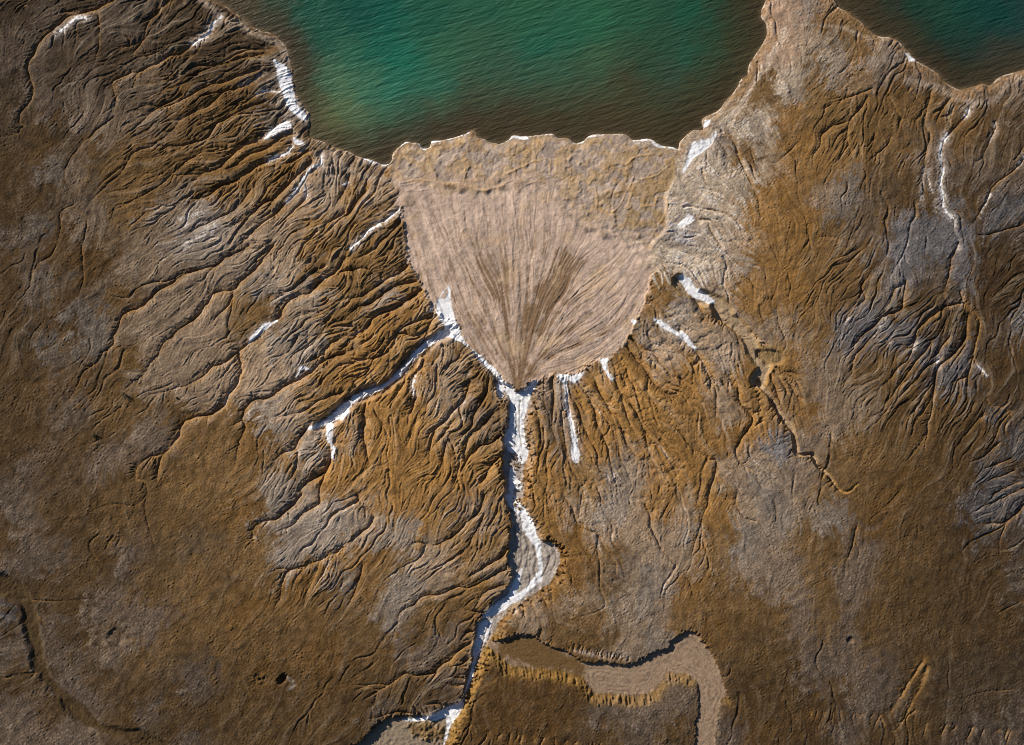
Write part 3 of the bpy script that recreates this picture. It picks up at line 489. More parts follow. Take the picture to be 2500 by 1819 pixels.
def sstep(a, b, x):
    t = np.clip((x - a) / (b - a), 0, 1); return t * t * (3 - 2 * t)


def smooth_line(p, sp=5.0, wig=0.0, closed=False):
    p = np.array(p, float)
    q = np.vstack([p[-1:], p, p[:2]]) if closed else np.vstack([2 * p[0] - p[1], p, 2 * p[-1] - p[-2]])
    out = []
    for i in range(len(q) - 3):
        a, b, c, d = q[i:i + 4]
        n = max(1, int(np.hypot(*(c - b)) / sp))
        t = (np.arange(n) / n)[:, None]
        out.append(0.5 * ((2 * b) + (c - a) * t + (2 * a - 5 * b + 4 * c - d) * t ** 2 + (3 * b - a - 3 * c + d) * t ** 3))
    if not closed: out.append(p[-1:])
    o = np.vstack(out)
    if wig > 0 and len(o) > 3:
        n = len(o); j = np.zeros((n, 2))
        for w, am in ((12, 1.0), (5, .6), (2, .35)):
            k = n // w + 4
            r = rng.standard_normal((k, 2)) * am
            x = np.arange(n) / w
            i = x.astype(int); f = x - i; f = (f * f * (3 - 2 * f))[:, None]
            j += r[i] * (1 - f) + r[i + 1] * f
        if not closed:
            e = np.minimum(np.arange(n), np.arange(n)[::-1]) / 4.0
            j *= np.clip(e, 0, 1)[:, None]
        o = o + j * wig
    return o


def seg_windows(P, rad, gx, gy, step):
    """yield window slices and per-cell distance / parameter for each segment of P"""
    x0, y0 = gx[0], gy[0]
    for i in range(len(P) - 1):
        a, b = P[i], P[i + 1]
        r = rad[i] if hasattr(rad, '__len__') else rad
        ia = int((min(a[0], b[0]) - r - x0) / step); ib = int((max(a[0], b[0]) + r - x0) / step) + 2
        ja = int((min(a[1], b[1]) - r - y0) / step); jb = int((max(a[1], b[1]) + r - y0) / step) + 2
        ia, ib = max(ia, 0), min(ib, len(gx)); ja, jb = max(ja, 0), min(jb, len(gy))
        if ib <= ia or jb <= ja: continue
        X = gx[ia:ib][None, :] - a[0]; Y = gy[ja:jb][:, None] - a[1]
        d = b - a; L2 = d @ d + 1e-9
        t = np.clip((X * d[0] + Y * d[1]) / L2, 0, 1)
        yield i, (slice(ja, jb), slice(ia, ib)), np.hypot(X - t * d[0], Y - t * d[1]), t


def stroke(acc, P, w, amp, prof, taper=True, gx=GX, gy=GY, step=STEP):
    """acc = max(acc, amp * profile(distance / half width)) along a line; taper towards its head (the end)"""
    n = len(P)
    s = np.linspace(0, 1, n)
    ws = w * (1.0 - 0.55 * s ** 1.5) if taper else np.full(n, float(w))
    am = amp * np.minimum(1, 1.15 - s ** 2.2) if taper else np.full(n, float(amp))
    ws = ws * (1 + 0.22 * np.interp(np.arange(n), np.arange(0, n + 6, 5), rng.standard_normal(len(np.arange(0, n + 6, 5))).clip(-1.5, 1.5)))
    for i, sl, d, t in seg_windows(P, ws, gx, gy, step):
        hw = ws[i] * 0.5
        v = am[i] * prof(d / hw)
        np.maximum(acc[sl], v, out=acc[sl])


def p_gully(u):  # V with a narrow floor and soft lip
    return np.clip(1.18 - u, 0, 1) ** 1.25 * (u < 1.2)


def p_vee(u):
    return np.clip(1 - u, 0, 1) * (u < 1)


def p_soft(u):
    return np.exp(-(u * 1.25) ** 2) * (u < 2)


def p_flat(u):
    return sstep(1.15, .6, u)


def inside(P, gx=GX, gy=GY):
    m = np.zeros((len(gy), len(gx)), bool)
    n = len(P)
    for j, y in enumerate(gy):
        a = P; b = np.roll(P, -1, axis=0)
        c = (a[:, 1] <= y) != (b[:, 1] <= y)
        if not c.any(): continue
        xs = np.sort(a[c, 0] + (y - a[c, 1]) * (b[c, 0] - a[c, 0]) / (b[c, 1] - a[c, 1]))
        k = np.searchsorted(xs, gx)
        m[j] = (k % 2) == 1
    return m


def sdist(P, R, gx=GX, gy=GY, step=STEP):
    """signed distance to a closed outline, positive inside, clipped at R"""
    d = np.full((len(gy), len(gx)), float(R), np.float32)
    Q = np.vstack([P, P[:1]])
    for i, sl, dd, t in seg_windows(Q, R, gx, gy, step):
        np.minimum(d[sl], dd, out=d[sl])
    return np.where(inside(P, gx, gy), d, -d)


def cells(x, y): return (x - GX[0]) / STEP, (y - GY[0]) / STEP


# ---------------------------------------------------------------- survey -> masks
def outline(txt, wig): return smooth_line(pts(txt), 5.0, wig, closed=True)


shore = [sdist(outline(LAKE_WEST, .9), 260), sdist(outline(LAKE_EAST, .9), 260)]
lake = np.maximum(shore[0], shore[1])                # >0 in the water
fan = sdist(outline(FAN, .8), 60)
beach = sdist(outline(BEACH, 1.5), 60)
ragA = fnoise(5, 40, 1.2, 11); ragB = fnoise(6, 26, .8, 12); ragC = fnoise(20, 120, 1, 13)
fine = fnoise(3.2, 11, .6, 14); lump = fnoise(8, 60, 1.1, 15); broad = fnoise(120, 700, 1.2, 16); veil = fnoise(10, 300, 1.0, 17)
canyon = sdist(outline(CANYON, 1.6), 60); canc = blur(canyon, 3); canyon = canyon + ragA * 1.6
oxbow = sdist(outline(OXBOW, 1.6), 60); oxc = blur(oxbow, 3); oxbow = oxbow + ragA * 1.6
wash = sdist(outline(WESTWASH, 1.6), 60) + ragC * 2.0
crater = sdist(outline(CRATER, .8), 60)
salt = np.zeros((NY, NX), np.float32)
for t in SALT_POLY:
    np.maximum(salt, sstep(-2.5, 2.5, sdist(smooth_line(pts(t), 4, .7, True), 8) + ragA * .9), out=salt)
silt = np.zeros((NY, NX), np.float32)
pale = np.zeros((NY, NX), np.float32)
for t, w, a in SALT_LINE:
    P = smooth_line(pts(t), 4, .8)
    if a >= .7: stroke(silt, P, w * 1.1, a, p_flat, taper=False)
    stroke(pale, P, w * 3.2, min(1, a + .1), p_soft, taper=False)
pale *= np.clip(.75 + .45 * ragB + .2 * ragA, 0, 1.2)
silt *= np.clip(.95 + .35 * ragB, .2, 1.1)
salt = np.maximum(salt, np.clip(silt, 0, 1))
print('masks', round(time.time() - T0, 1))

# gullies of the survey
GUL = []
for ln in GULLY.strip().splitlines():
    h, p = ln.split('|'); w, d = map(float, h.split())
    GUL.append((smooth_line(pts(p), 4.5, min(2.2, w * .2)), w, d))
for (tl, x0, y0, x1, y1, n, dx, dy, w, d) in ROWS:
    for k in range(n):
        t = (k + rng.uniform(-.6, .6)) / max(1, n - 1)
        a = np.array([x0 + (x1 - x0) * t, y0 + (y1 - y0) * t]); L = rng.uniform(.25, 1.35)
        b = a + np.array([dx, dy]) * L + rng.uniform(-.32, .32, 2) * math.hypot(dx, dy)
        m = (a + b) / 2 + rng.uniform(-.12, .12, 2) * math.hypot(dx, dy)
        o = np.array(TILE[tl])
        GUL.append((smooth_line([o + a * TS, o + m * TS, o + b * TS], 3, .6), w * rng.uniform(.7, 1.2), d * rng.uniform(.5, 1.15)))

# ---------------------------------------------------------------- lie of the land, solved by flow
SS = STEP * 2
SX = GX[::2]; SY = GY[::2]; nx, ny = len(SX), len(SY)
sx, sy = np.meshgrid(SX, SY)


def tilepts(txt):
    out = []
    for e in txt.replace('\n', '|').split('|'):
        f = e.split()
        if len(f) < 4: continue
        x, y = map(float, f[1].split(','))
        if f[0] == 'S': out.append((x, y, f[2], float(f[3])))
        else: out.append((TILE[f[0]][0] + x * TS, TILE[f[0]][1] + y * TS, f[2], float(f[3])))
    return out


def idw(P, V, gx, gy, p, soft):
    X, Y = np.meshgrid(gx, gy)
    num = np.zeros(X.shape + (V.shape[1],)); den = np.zeros(X.shape)
    for (x, y), v in zip(P, V):
        w = 1.0 / ((X - x) ** 2 + (Y - y) ** 2 + soft * soft) ** p
        num += w[..., None] * v; den += w
    return num / den[..., None]


L = tilepts(LIE)
LP = [(a[0], a[1]) for a in L]
LV = np.array([[math.cos(math.radians(float(a[2]))), -math.sin(math.radians(float(a[2]))), a[3]] for a in L])
cgx = np.arange(-180, 2690, 20.0); cgy = np.arange(-180, 2010, 20.0)
ep, ev = [], []
for P, w, d in GUL[:170]:
    if w < 7 or len(P) < 14: continue
    for k in range(4, len(P) - 5, 9):
        t = P[k - 4] - P[k + 4]; t /= np.hypot(*t) + 1e-6
        ep.append(tuple(P[k])); ev.append((t[0], t[1]))
ka = idw(LP, LV[:, 2:], cgx, cgy, 1.6, 40)
kk = [sample(ka[..., 0], np.array((x - cgx[0]) / 20), np.array((y - cgy[0]) / 20)) for x, y in ep]
LV2 = np.vstack([LV, np.array([[u[0], u[1], float(k)] for u, k in zip(ev, kk)])])
lie = idw(LP + ep, LV2, cgx, cgy, 1.6, 26)
lie[..., 2] = ka[..., 0]
lie = sample(lie, (sx - cgx[0]) / 20, (sy - cgy[0]) / 20)
nv = np.hypot(lie[..., 0], lie[..., 1]) + 1e-6
vx, vy, rillk = lie[..., 0] / nv, lie[..., 1] / nv, lie[..., 2]
# potential whose fall follows the headings: Poisson on the mirrored plane
div = np.gradient(-vx, axis=1) + np.gradient(-vy, axis=0)
ext = np.block([[div, div[:, ::-1]], [div[::-1], div[::-1, ::-1]]])
ky = np.fft.fftfreq(2 * ny)[:, None]; kx = np.fft.rfftfreq(2 * nx)[None, :]
den = (2 * np.cos(2 * np.pi * kx) - 2) + (2 * np.cos(2 * np.pi * ky) - 2); den[0, 0] = 1
fe = np.fft.rfft2(ext) / den; fe[0, 0] = 0
pot = np.fft.irfft2(fe, s=ext.shape)[:ny, :nx]
up0 = lambda a: a[::2, ::2][:ny, :nx]
# fine parallel rills: noise drawn out along the fall, its hollows sharp and its ribs rounded
ang = .30 * fnoise(70, 260, 1, 24, (ny, nx), SS) + .13 * fnoise(24, 70, 1, 25, (ny, nx), SS)
ap = pts('E 1175,965')[0]
fp, fv_ = [], []
for t, w, a in BRAID:
    P = smooth_line(pts(t), 12)
    for k in range(2, len(P) - 2, 3):
        q = P[k + 1] - P[k - 1]; q /= np.hypot(*q) + 1e-6; fp.append(tuple(P[k])); fv_.append(q)
for x, y in pts('E 700,500 620,200 560,60 B 500,1500 600,1400 800,1400 1000,1350 1150,1350 1350,1400 450,1300 E 2000,180 1960,420 1850,620 1640,780 850,640 760,500 1000,820'):
    q = np.array((x - ap[0], y - ap[1] - (60 if y > 800 else 250))); q /= np.hypot(*q); fp.append((x, y)); fv_.append(q)
ff = sample(idw(fp, np.array(fv_), cgx, cgy, 1.8, 14), (sx - cgx[0]) / 20, (sy - cgy[0]) / 20)
fmk = up0(sstep(-2, 6, np.maximum(fan, beach)))
nn = np.hypot(ff[..., 0], ff[..., 1]) + 1e-6
vx = vx * (1 - fmk) + ff[..., 0] / nn * fmk; vy = vy * (1 - fmk) + ff[..., 1] / nn * fmk
nv = np.hypot(vx, vy) + 1e-6; vx = vx / nv; vy = vy / nv
ang *= 1 - .75 * fmk
dxv = (vx * np.cos(ang) - vy * np.sin(ang)).astype(np.float32); dyv = (vx * np.sin(ang) + vy * np.cos(ang)).astype(np.float32)


def drawn(src, half, st):
    acc = src.copy(); tot = 1.0
    for sg in (1, -1):
        x = np.arange(NX, dtype=np.float32)[None, :] + np.zeros((NY, 1), np.float32); y = np.arange(NY, dtype=np.float32)[:, None] + np.zeros((1, NX), np.float32)
        for k in range(half):
            ux_ = sample(dxv, x / 2, y / 2); uy_ = sample(dyv, x / 2, y / 2)
            x = x + sg * st * ux_; y = y + sg * st * uy_
            w = 1 - (k + 1) / (half + 1)
            acc += w * sample(src, x, y); tot += w
    return acc / acc.std()


ribA = drawn(fnoise(9, 30, .7, 26), 20, 2.8)
ribB = drawn(fnoise(4.5, 13, .5, 27), 26, 1.4)
ribC_ = drawn(fnoise(14, 70, 1.0, 28), 16, 4.5)
ribs = -np.clip(1 - np.abs(ribA) * 1.1, -.6, 1) * .42 - np.clip(1 - np.abs(ribB) * 1.1, -.6, 1) * .42
print('ribs', round(time.time() - T0, 1))
up0 = lambda a: a[::2, ::2][:ny, :nx]
h0 = 0.30 * pot + 0.55 * fnoise(14, 60, .7, 21, (ny, nx), SS) + 0.8 * fnoise(40, 200, 1, 22, (ny, nx), SS) + 0.10 * up0(ribC_ * .8 + ribA * .7)
cut = np.zeros((ny, nx), np.float32)
for P, w, d in GUL:
    stroke(cut, P, max(w * 1.3, 9), 2.0 + 3.0 * d, p_gully, gx=SX, gy=SY, step=SS)
h0 = h0 - cut
sub = lambda a: a[::2, ::2][:ny, :nx]
base = (sub(lake) > 0) | (sub(canyon) > 2) | (sub(oxbow) > 2) | (sub(fan) > 0) | (sub(beach) > 0) | (sub(crater) > 0)
drop = 7.0
h0 = np.where(base, h0 - drop, h0).astype(np.float64)
edge = np.zeros((ny, nx), bool); edge[0] = edge[-1] = True; edge[:, 0] = edge[:, -1] = True
fixed = base | edge
K = np.clip(rillk, .02, 1.2) * (1 + .25 * fnoise(30, 200, 1, 23, (ny, nx), SS)).clip(.3, 1.8)


def flood(h, fix):
    """priority flood: lowest spill surface so that every cell drains"""
    H = h.ravel().tolist(); n = len(H); done = fix.ravel().tolist()
    q = [(H[i], i) for i in np.flatnonzero(fix.ravel()).tolist()]
    heapq.heapify(q); W = nx
    push, pop = heapq.heappush, heapq.heappop
    off = (1, -1, W, -W, W + 1, W - 1, -W + 1, -W - 1)
    while q:
        z, i = pop(q)
        z += 1e-5
        for o in off:
            k = i + o
            if 0 <= k < n and not done[k]:
                done[k] = True
                if H[k] < z: H[k] = z
                push(q, (H[k], k))
    return np.array(H).reshape(h.shape)


def receivers(h):
    best = np.zeros(h.shape); idx = np.arange(h.size).reshape(h.shape); rec = idx.copy()
    for dy in (-1, 0, 1):
        for dx in (-1, 0, 1):
            if dx == dy == 0: continue
            sh = np.full(h.shape, 1e9)
            ys, yd = slice(max(dy, 0), ny + min(dy, 0)), slice(max(-dy, 0), ny + min(-dy, 0))
            xs, xd = slice(max(dx, 0), nx + min(dx, 0)), slice(max(-dx, 0), nx + min(-dx, 0))
            sh[yd, xd] = h[ys, xs]
            s = (h - sh) / math.hypot(dx, dy)
            b = s > best
            best = np.where(b, s, best); rec = np.where(b, idx + dy * nx + dx, rec)
    rec[fixed] = idx[fixed]
    return rec.ravel()


h = h0.copy()
NIT = 9
for it in range(NIT):
    h = flood(h, fixed)
    rec = receivers(h); order = np.argsort(h.ravel(), kind='stable')
    ol = order.tolist(); rl = rec.tolist()
    A = [1.0] * (nx * ny)
    for i in reversed(ol):
        r = rl[i]
        if r != i: A[r] += A[i]
    An = np.array(A)
    F = (0.22 * K.ravel() * np.maximum(An - 9, 0) ** .5)
    Fl = F.tolist(); hl = h.ravel().tolist()
    for i in ol:
        r = rl[i]
        if r != i and hl[i] > hl[r]: hl[i] = (hl[i] + Fl[i] * hl[r]) / (1 + Fl[i])
    h = np.array(hl).reshape(ny, nx)
    lap = np.zeros_like(h)
    lap[1:-1, 1:-1] = h[:-2, 1:-1] + h[2:, 1:-1] + h[1:-1, :-2] + h[1:-1, 2:] - 4 * h[1:-1, 1:-1]
    h = np.where(fixed, h, h + .02 * lap)
    print('flow', it, round(time.time() - T0, 1), np.percentile((h0 - h)[~base], (50, 75, 90, 97)).round(2))
inc = np.clip(h0 - h, 0, None).astype(np.float32)
inc[base] = 0
flowmap = np.log1p(An.reshape(ny, nx)).astype(np.float32)
cx, cy = (PX - SX[0]) / SS, (PY - SY[0]) / SS
jx = ragA * .35; jy = np.roll(ragA, 37, 0) * .35
up = lambda a: sample(a.astype(np.float32), cx + jx, cy + jy)
rill_raw = up(.65 * inc + .35 * blur(inc, 1))
amp = up(rillk)
rill = np.tanh(rill_raw / 3.0)

# side gullies: water finds its way down the fall and joins what is already cut
gul = np.zeros((NY, NX), np.float32); vall = np.zeros((NY, NX), np.float32)
for P, w, d in GUL:
    stroke(gul, P, w * .8, d * .62, p_gully)
    stroke(vall, P, w * 2.6 + 4, d * .40, p_vee)
    if w >= 8 and len(P) > 12:                           # feathered sides
        for k in range(2, len(P) - 3):
            for sd_ in (-1, 1):
                if rng.uniform() > .30: continue
                t = P[k + 1] - P[k - 1]; t /= np.hypot(*t) + 1e-6
                nn_ = np.array((-t[1], t[0])) * sd_; L_ = rng.uniform(5, 24) * (w / 9)
                q = P[k] + nn_ * L_ + t * L_ * rng.uniform(.2, .9)
                stroke(gul, smooth_line([P[k] + nn_ * 2, (P[k] + q) / 2 + rng.normal(0, 1, 2), q], 3, .4), rng.uniform(3.2, 5.2), d * rng.uniform(.14, .34), p_gully)
ampS = rillk; nrun = 0
stopm = sstep(-4, 2, np.maximum.reduce([fan, beach, canyon, oxbow, lake, wash]))
sidem = np.zeros((NY, NX), np.float32)
rs = np.random.default_rng(99)


def run(x, y, n, sgn, wob, stop, join, wig=.20):
    P = [(x, y)]; b = rs.uniform(-wob, wob); ph = rs.uniform(0, 6.28); fr = rs.uniform(.05, .12)
    for k in range(n):
        i = int((x - SX[0]) / SS); j = int((y - SY[0]) / SS)
        if not (1 <= i < nx - 1 and 1 <= j < ny - 1): break
        u, v = sgn * dxv[j, i], sgn * dyv[j, i]
        t = b + wig * math.sin(ph + k * fr * 4) + rs.uniform(-.5, .5) * wig
        c, s_ = math.cos(t), math.sin(t)
        x += 4 * (u * c - v * s_); y += 4 * (u * s_ + v * c)
        P.append((x, y))
        ii = int((x - GX[0]) / STEP); jj = int((y - GY[0]) / STEP)
        if not (0 <= ii < NX and 0 <= jj < NY) or stop[jj, ii] > .5: break
        if k > 2 and join[jj, ii] > .10: break
    return np.array(P)


for rnd, (cnt, dmin, wr, dr, ln) in enumerate([(2200, .05, (4.2, 7), (.30, .62), 70), (8000, .03, (3.4, 5.2), (.18, .38), 30), (12000, .02, (2.8, 4.2), (.12, .26), 15)]):
    for q in range(cnt):
        x = rs.uniform(-150, 2650); y = rs.uniform(-150, 1970)
        i = int((x - SX[0]) / SS); j = int((y - SY[0]) / SS)
        if ampS[j, i] < .24 or rs.uniform() > ampS[j, i] ** 2 * 1.2: continue
        ii = int((x - GX[0]) / STEP); jj = int((y - GY[0]) / STEP)
        if stopm[jj, ii] > .5: continue
        if gul[max(jj - 2, 0):jj + 3, max(ii - 2, 0):ii + 3].max() > dmin: continue
        P = run(x, y, int(ln * rs.uniform(.5, 1.2)), 1, .26, stopm, gul)
        if len(P) < 5: continue
        P = P[::-1]
        dep = 1.25 * rs.uniform(*dr) * (.35 + .7 * ampS[j, i])
        stroke(gul, smooth_line(P[::2] if len(P) > 7 else P, 3.5, .5), rs.uniform(*wr) * 1.5, dep, p_gully); nrun += 1
print('runs', nrun, round(time.time() - T0, 1))
# threads on the fan: they part again and again on the way down from the mouth
thread = np.zeros((NY, NX), np.float32)
nofan = (fan < 1).astype(np.float32); apx, apy = pts('E 1175,965')[0]
zero = np.zeros_like(thread)
for q in range(1700):
    x = rs.uniform(960, 1620); y = rs.uniform(440, 950)
    ii = int((x - GX[0]) / STEP); jj = int((y - GY[0]) / STEP)
    if fan[jj, ii] < 4: continue
    rd = math.hypot(x - apx, y - apy)
    if rs.uniform() > math.exp(-(rd / 330) ** 2) * 1.1 + .12: continue
    P = run(x, y, int(rs.uniform(15, 95)), -1, .10, nofan, thread * 2 if q % 2 else zero, .12)
    if len(P) < 6: continue
    stroke(thread, smooth_line(P[::-1][::2], 3.5, .5), rs.uniform(3, 6) if q % 6 else rs.uniform(6, 12), rs.uniform(.3, 1.1), p_soft)

# ---------------------------------------------------------------- ground height (metres)
sdl = -lake                                            # distance inland
z = 0.06 + 0.022 * np.clip(sdl, 0, 12) + 1.0 * (1 - np.exp(-np.clip(sdl, 0, None) / 110)) + 0.0011 * np.clip(PY - 200, 0, None)
z = z + .10 * broad + .05 * ragC
z = z + lump * (.018 + .006 * amp) + fine * .010 + (.006 + .016 * np.clip(amp, 0, 1)) * ribB + (.012 + .03 * np.clip(amp, 0, 1)) * ribC_
gul = gul * (1 + .10 * ragB) * np.clip(.72 + .30 * ragC, .25, 1.15)
shoulder = np.zeros((NY, NX), np.float32)              # gullies lie in shallow swales
for P, w, d in GUL:
    if w > 6.5: stroke(shoulder, P, w * 4, d * .16, p_soft)
cutland = np.maximum(gul, 0) + vall * (1 + .15 * ragC) + shoulder + rill * (.10 + .24 * amp) * np.clip(amp * 1.6, .25, 1)
off = np.maximum.reduce([fan, beach, canyon + 3, oxbow + 2, wash])
cutland *= sstep(3, -6, off) * (1 - .9 * np.clip(1.3 * blur(salt, 2), 0, 1))
z -= cutland
z += ribs * .19 * np.clip(amp, 0, 1.1) ** 1.5 * np.clip(.8 + .55 * ragC + .3 * veil, .15, 1.7) * sstep(3, -6, off)
# fan: low cone of sediment with braided runs
ax, ay = pts('E 1175,965')[0]
dx, dy = PX - ax, ay - PY
rr = np.hypot(dx, dy) + 1e-3
streak = .6 * ribC_ + .6 * ribA + .45 * ribB
fm = np.where(beach > -45, sstep(-34, 22, fan + 12 * ragC), sstep(-4, 6, fan + 3 * ragA)) * sstep(-45, -2, np.maximum(fan, np.minimum(beach, 5)))
braid = np.zeros((NY, NX), np.float32)
for t, w, a in BRAID:
    stroke(braid, smooth_line(pts(t), 4, 1.4), w * 1.8, a, p_soft)
zfan = .55 + .0011 * np.clip(PY - 200, 0, None) + .55 * np.clip(1 - rr / 560, 0, 1) + .035 * ribs * sstep(0, 60, rr) * np.clip(.8 + .6 * ragC, .1, 1.8) + .03 * ribC_ - .10 * braid - .085 * thread * (1 + .2 * ragB) + .02 * lump + .007 * fine
rim = np.clip(z - zfan, -.2, .8)
z = z * (1 - fm) + zfan * fm
bm = sstep(-6, 6, beach) * (1 - fm)
fl = fnoise(15, 130, 1.35, 51); fl2 = fnoise(11, 110, 1.3, 52)
zb = .16 + .020 * np.clip(sdl, 0, 20) + .0025 * np.clip(sdl - 20, 0, 120) + .025 * lump + .007 * fine
grain_ = fnoise(4, 12, .4, 53)
zb = zb + .045 * np.tanh(fl * 7) * sstep(6, 24, sdl) + .035 * np.tanh(fl2 * 7) * sstep(6, 24, sdl) + .012 * ribA + .008 * grain_
z = z * (1 - bm) + zb * bm
rid = np.zeros((NY, NX), np.float32); rin = np.zeros((NY, NX), np.float32)
for t, w, a in RIDGES:
    stroke(rid if a > 0 else rin, smooth_line(pts(t), 4, 1.6), w * 1.0, abs(a), p_soft)
z += .32 * rid - .3 * rin
# strand lines along the shore
sm = np.exp(-np.clip(sdl, 0, None) / 26) * (sdl > 0) * (1 - bm) * (1 - fm)
z += sm * .06 * np.sin(sdl / 2.3 + 1.5 * ragC)
# canyon, oxbow, washes
wallw = np.clip(9 + 5 * ragC + 4 * ragB, 4, 24)
zlow = z[::4, ::4]
zlow = blur(np.where((fan > -8)[::4, ::4], .9, zlow), 12)
zref = sample(zlow, np.arange(NX)[None, :] / 4 + np.zeros((NY, 1)), np.arange(NY)[:, None] / 4 + np.zeros((1, NX)))
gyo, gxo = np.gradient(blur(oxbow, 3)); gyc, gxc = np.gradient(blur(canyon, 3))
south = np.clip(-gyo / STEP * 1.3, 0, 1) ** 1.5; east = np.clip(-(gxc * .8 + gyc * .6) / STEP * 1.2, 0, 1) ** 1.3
flv = fnoise(6, 24, .5, 91, ani=(97, 4)); flh = fnoise(6, 24, .5, 92, ani=(-28, 4))
floor_c = zref - 1.0 - .35 * sstep(950, 1250, PY) - .7 * sstep(1020, 1080, PY) * sstep(1240, 1190, PY) + .05 * lump + .008 * fine
bedl = np.zeros((NY, NX), np.float32)
for t, w in (('H 1185,130 1200,240 1195,340 1190,470 1160,530', 6), ('H 1275,330 1290,420 1280,500 1300,560', 6), ('H 1215,250 1235,330 1225,380', 9), ('H 1250,330 1235,440 1255,560 1230,620', 4), ('H 1150,230 1165,350 1160,460', 4),
             ('H 1350,340 1380,400 1370,470 1330,540', 5), ('H 1400,340 1425,420 1395,500', 4), ('E 1150,1050 1165,1200 1150,1330', 3), ('E 1190,1020 1185,1180 1200,1340', 3), ('H 985,830 940,960 905,1090', 4), ('H 1010,840 985,930 945,1010', 3), ('H 870,1250 820,1380 780,1460', 3)):
    stroke(bedl, smooth_line(pts(t), 4, 1.2), w, 1, p_soft, taper=False)
floor_c = floor_c - .12 * bedl
floor_c = np.minimum(floor_c, z)
cm = sstep(-wallw * .8 - 13 * east, 2.5, canyon + east * (4.5 * flh - 1)) ** (1 - .35 * east)
z = z * (1 - cm) + floor_c * cm
isl = sstep(-8, 8, sdist(smooth_line(pts('H 475,1505 600,1498 690,1530 695,1590 640,1612 540,1602 465,1560'), 5, 1.5, True), 20) + 4 * ragA)
z += isl * (.28 + .10 * lump)
om = sstep(-wallw * .5 - 24 * south, 2.5, oxbow + south * (4.5 * flv - 2)) ** (1 - .3 * south)
zo = zref - .85 + .45 * sstep(1580, 1720, PY) * sstep(1600, 1680, PX) + .012 * lump + .004 * fine + .035 * np.sin(oxc / 1.7 + .9 * ragC + 1.5 * veil) * sstep(0, 14, oxbow) * sstep(-.4, 1, veil + ragC)
z = z * (1 - om) + np.minimum(zo, z) * om
wm = sstep(-9, 6, wash)
z = z - (.75 + .05 * lump) * wm
kr = sstep(-3, 6, crater)
z = z - .75 * kr
for t, w, d in FWASH:
    g = np.zeros((NY, NX), np.float32)
    stroke(g, smooth_line(pts(t), 4, 1.2), w * 2.3, d, lambda u: sstep(1.15, .55, u), taper=w < 10)
    z -= g * (1 + .05 * ragC); fwm = g if 'fwm' not in globals() else np.maximum(fwm, g)
# white channel west of the fan lies in a steep trough
trough = np.zeros((NY, NX), np.float32)
stroke(trough, smooth_line(pts('E 690,580 600,640 500,720 400,830 300,925 200,965 90,1010 0,1080 D 2200,1130 2100,1190'), 4, 1), 34, 1.25, p_flat, taper=False)
stroke(trough, smooth_line(pts('E 730,540 800,600 880,680 1000,820 1060,920'), 4, 1), 16, .5, p_flat, taper=False)
z -= trough * (1 - fm) * (1 - cm)
# salt pans lie flat and a touch low
z -= .12 * sstep(.3, .9, blur(salt, 2)) * (1 - cm)
# sinkhole in the south-west with its slumped rim
hx, hy = pts('G 1862,1208')[0]
e = np.hypot(((PX - hx) + .35 * (PY - hy)) / 9.5, (PY - hy) / 13) + .10 * ragB
z -= 1.2 * sstep(1.35, .5, e)
e2 = np.hypot((PX - (hx - 50)) / 42, (PY - hy) / 26)
z -= .30 * np.clip(1 - e2, 0, 1) * (1 + .8 * lump)
e3 = np.hypot((PX - (hx + 20)) / 16, (PY - hy - 4) / 13); z -= .18 * np.exp(-e3 ** 2)
for t, rad, dep in (('G 775,930', 26, .35), ('I 1118,955', 8, .5), ('G 2110,1240', 15, .15), ('G 640,1255', 0, 0)):
    if rad:
        qx, qy = pts(t)[0]; e = np.hypot(PX - qx, PY - qy) / rad + .22 * ragC
        z -= dep * sstep(1.2, .4, e)
# grain of the mud
grain = fnoise(4.5, 16, .4, 61)
gm = np.clip(1.1 - amp * .8, .15, 1) * (1 - fm) * (1 - bm) * (1 - cm) * (1 - om)
z += grain * .022 * gm * (1 + .5 * veil).clip(.2, 2)
z = np.where(sdl > 8, np.maximum(z, .12), z)
# lake bed
bed = -.02 - .035 * np.clip(lake, 0, 12) - .012 * np.clip(lake - 12, 0, 250)
z = np.where(lake > 0, np.minimum(bed, z), z)
z = np.where((lake <= 0) & (sdl < 8), np.maximum(z, .02 + .012 * sdl), z).astype(np.float32)
print('height', round(time.time() - T0, 1))

# ---------------------------------------------------------------- soils
KIND = {'K': (.085, .06, .035), 'B': (.21, .132, .058), 'O': (.265, .155, .058), 'T': (.305, .235, .168), 'G': (.255, .222, .188),
        'L': (.25, .248, .265), 'W': (.37, .315, .25), 'P': (.44, .325, .24), 'M': (.168, .130, .098)}
SP = tilepts(SOIL)


def darker(x, y):        # vignette painted into the soil colour: brighter centre, dimmer rim
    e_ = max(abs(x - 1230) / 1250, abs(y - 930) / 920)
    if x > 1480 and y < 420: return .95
    return 1.2 if e_ < .38 else (1.08 if e_ < .5 else (.92 if e_ < .64 else (.76 if e_ < .78 else .58)))


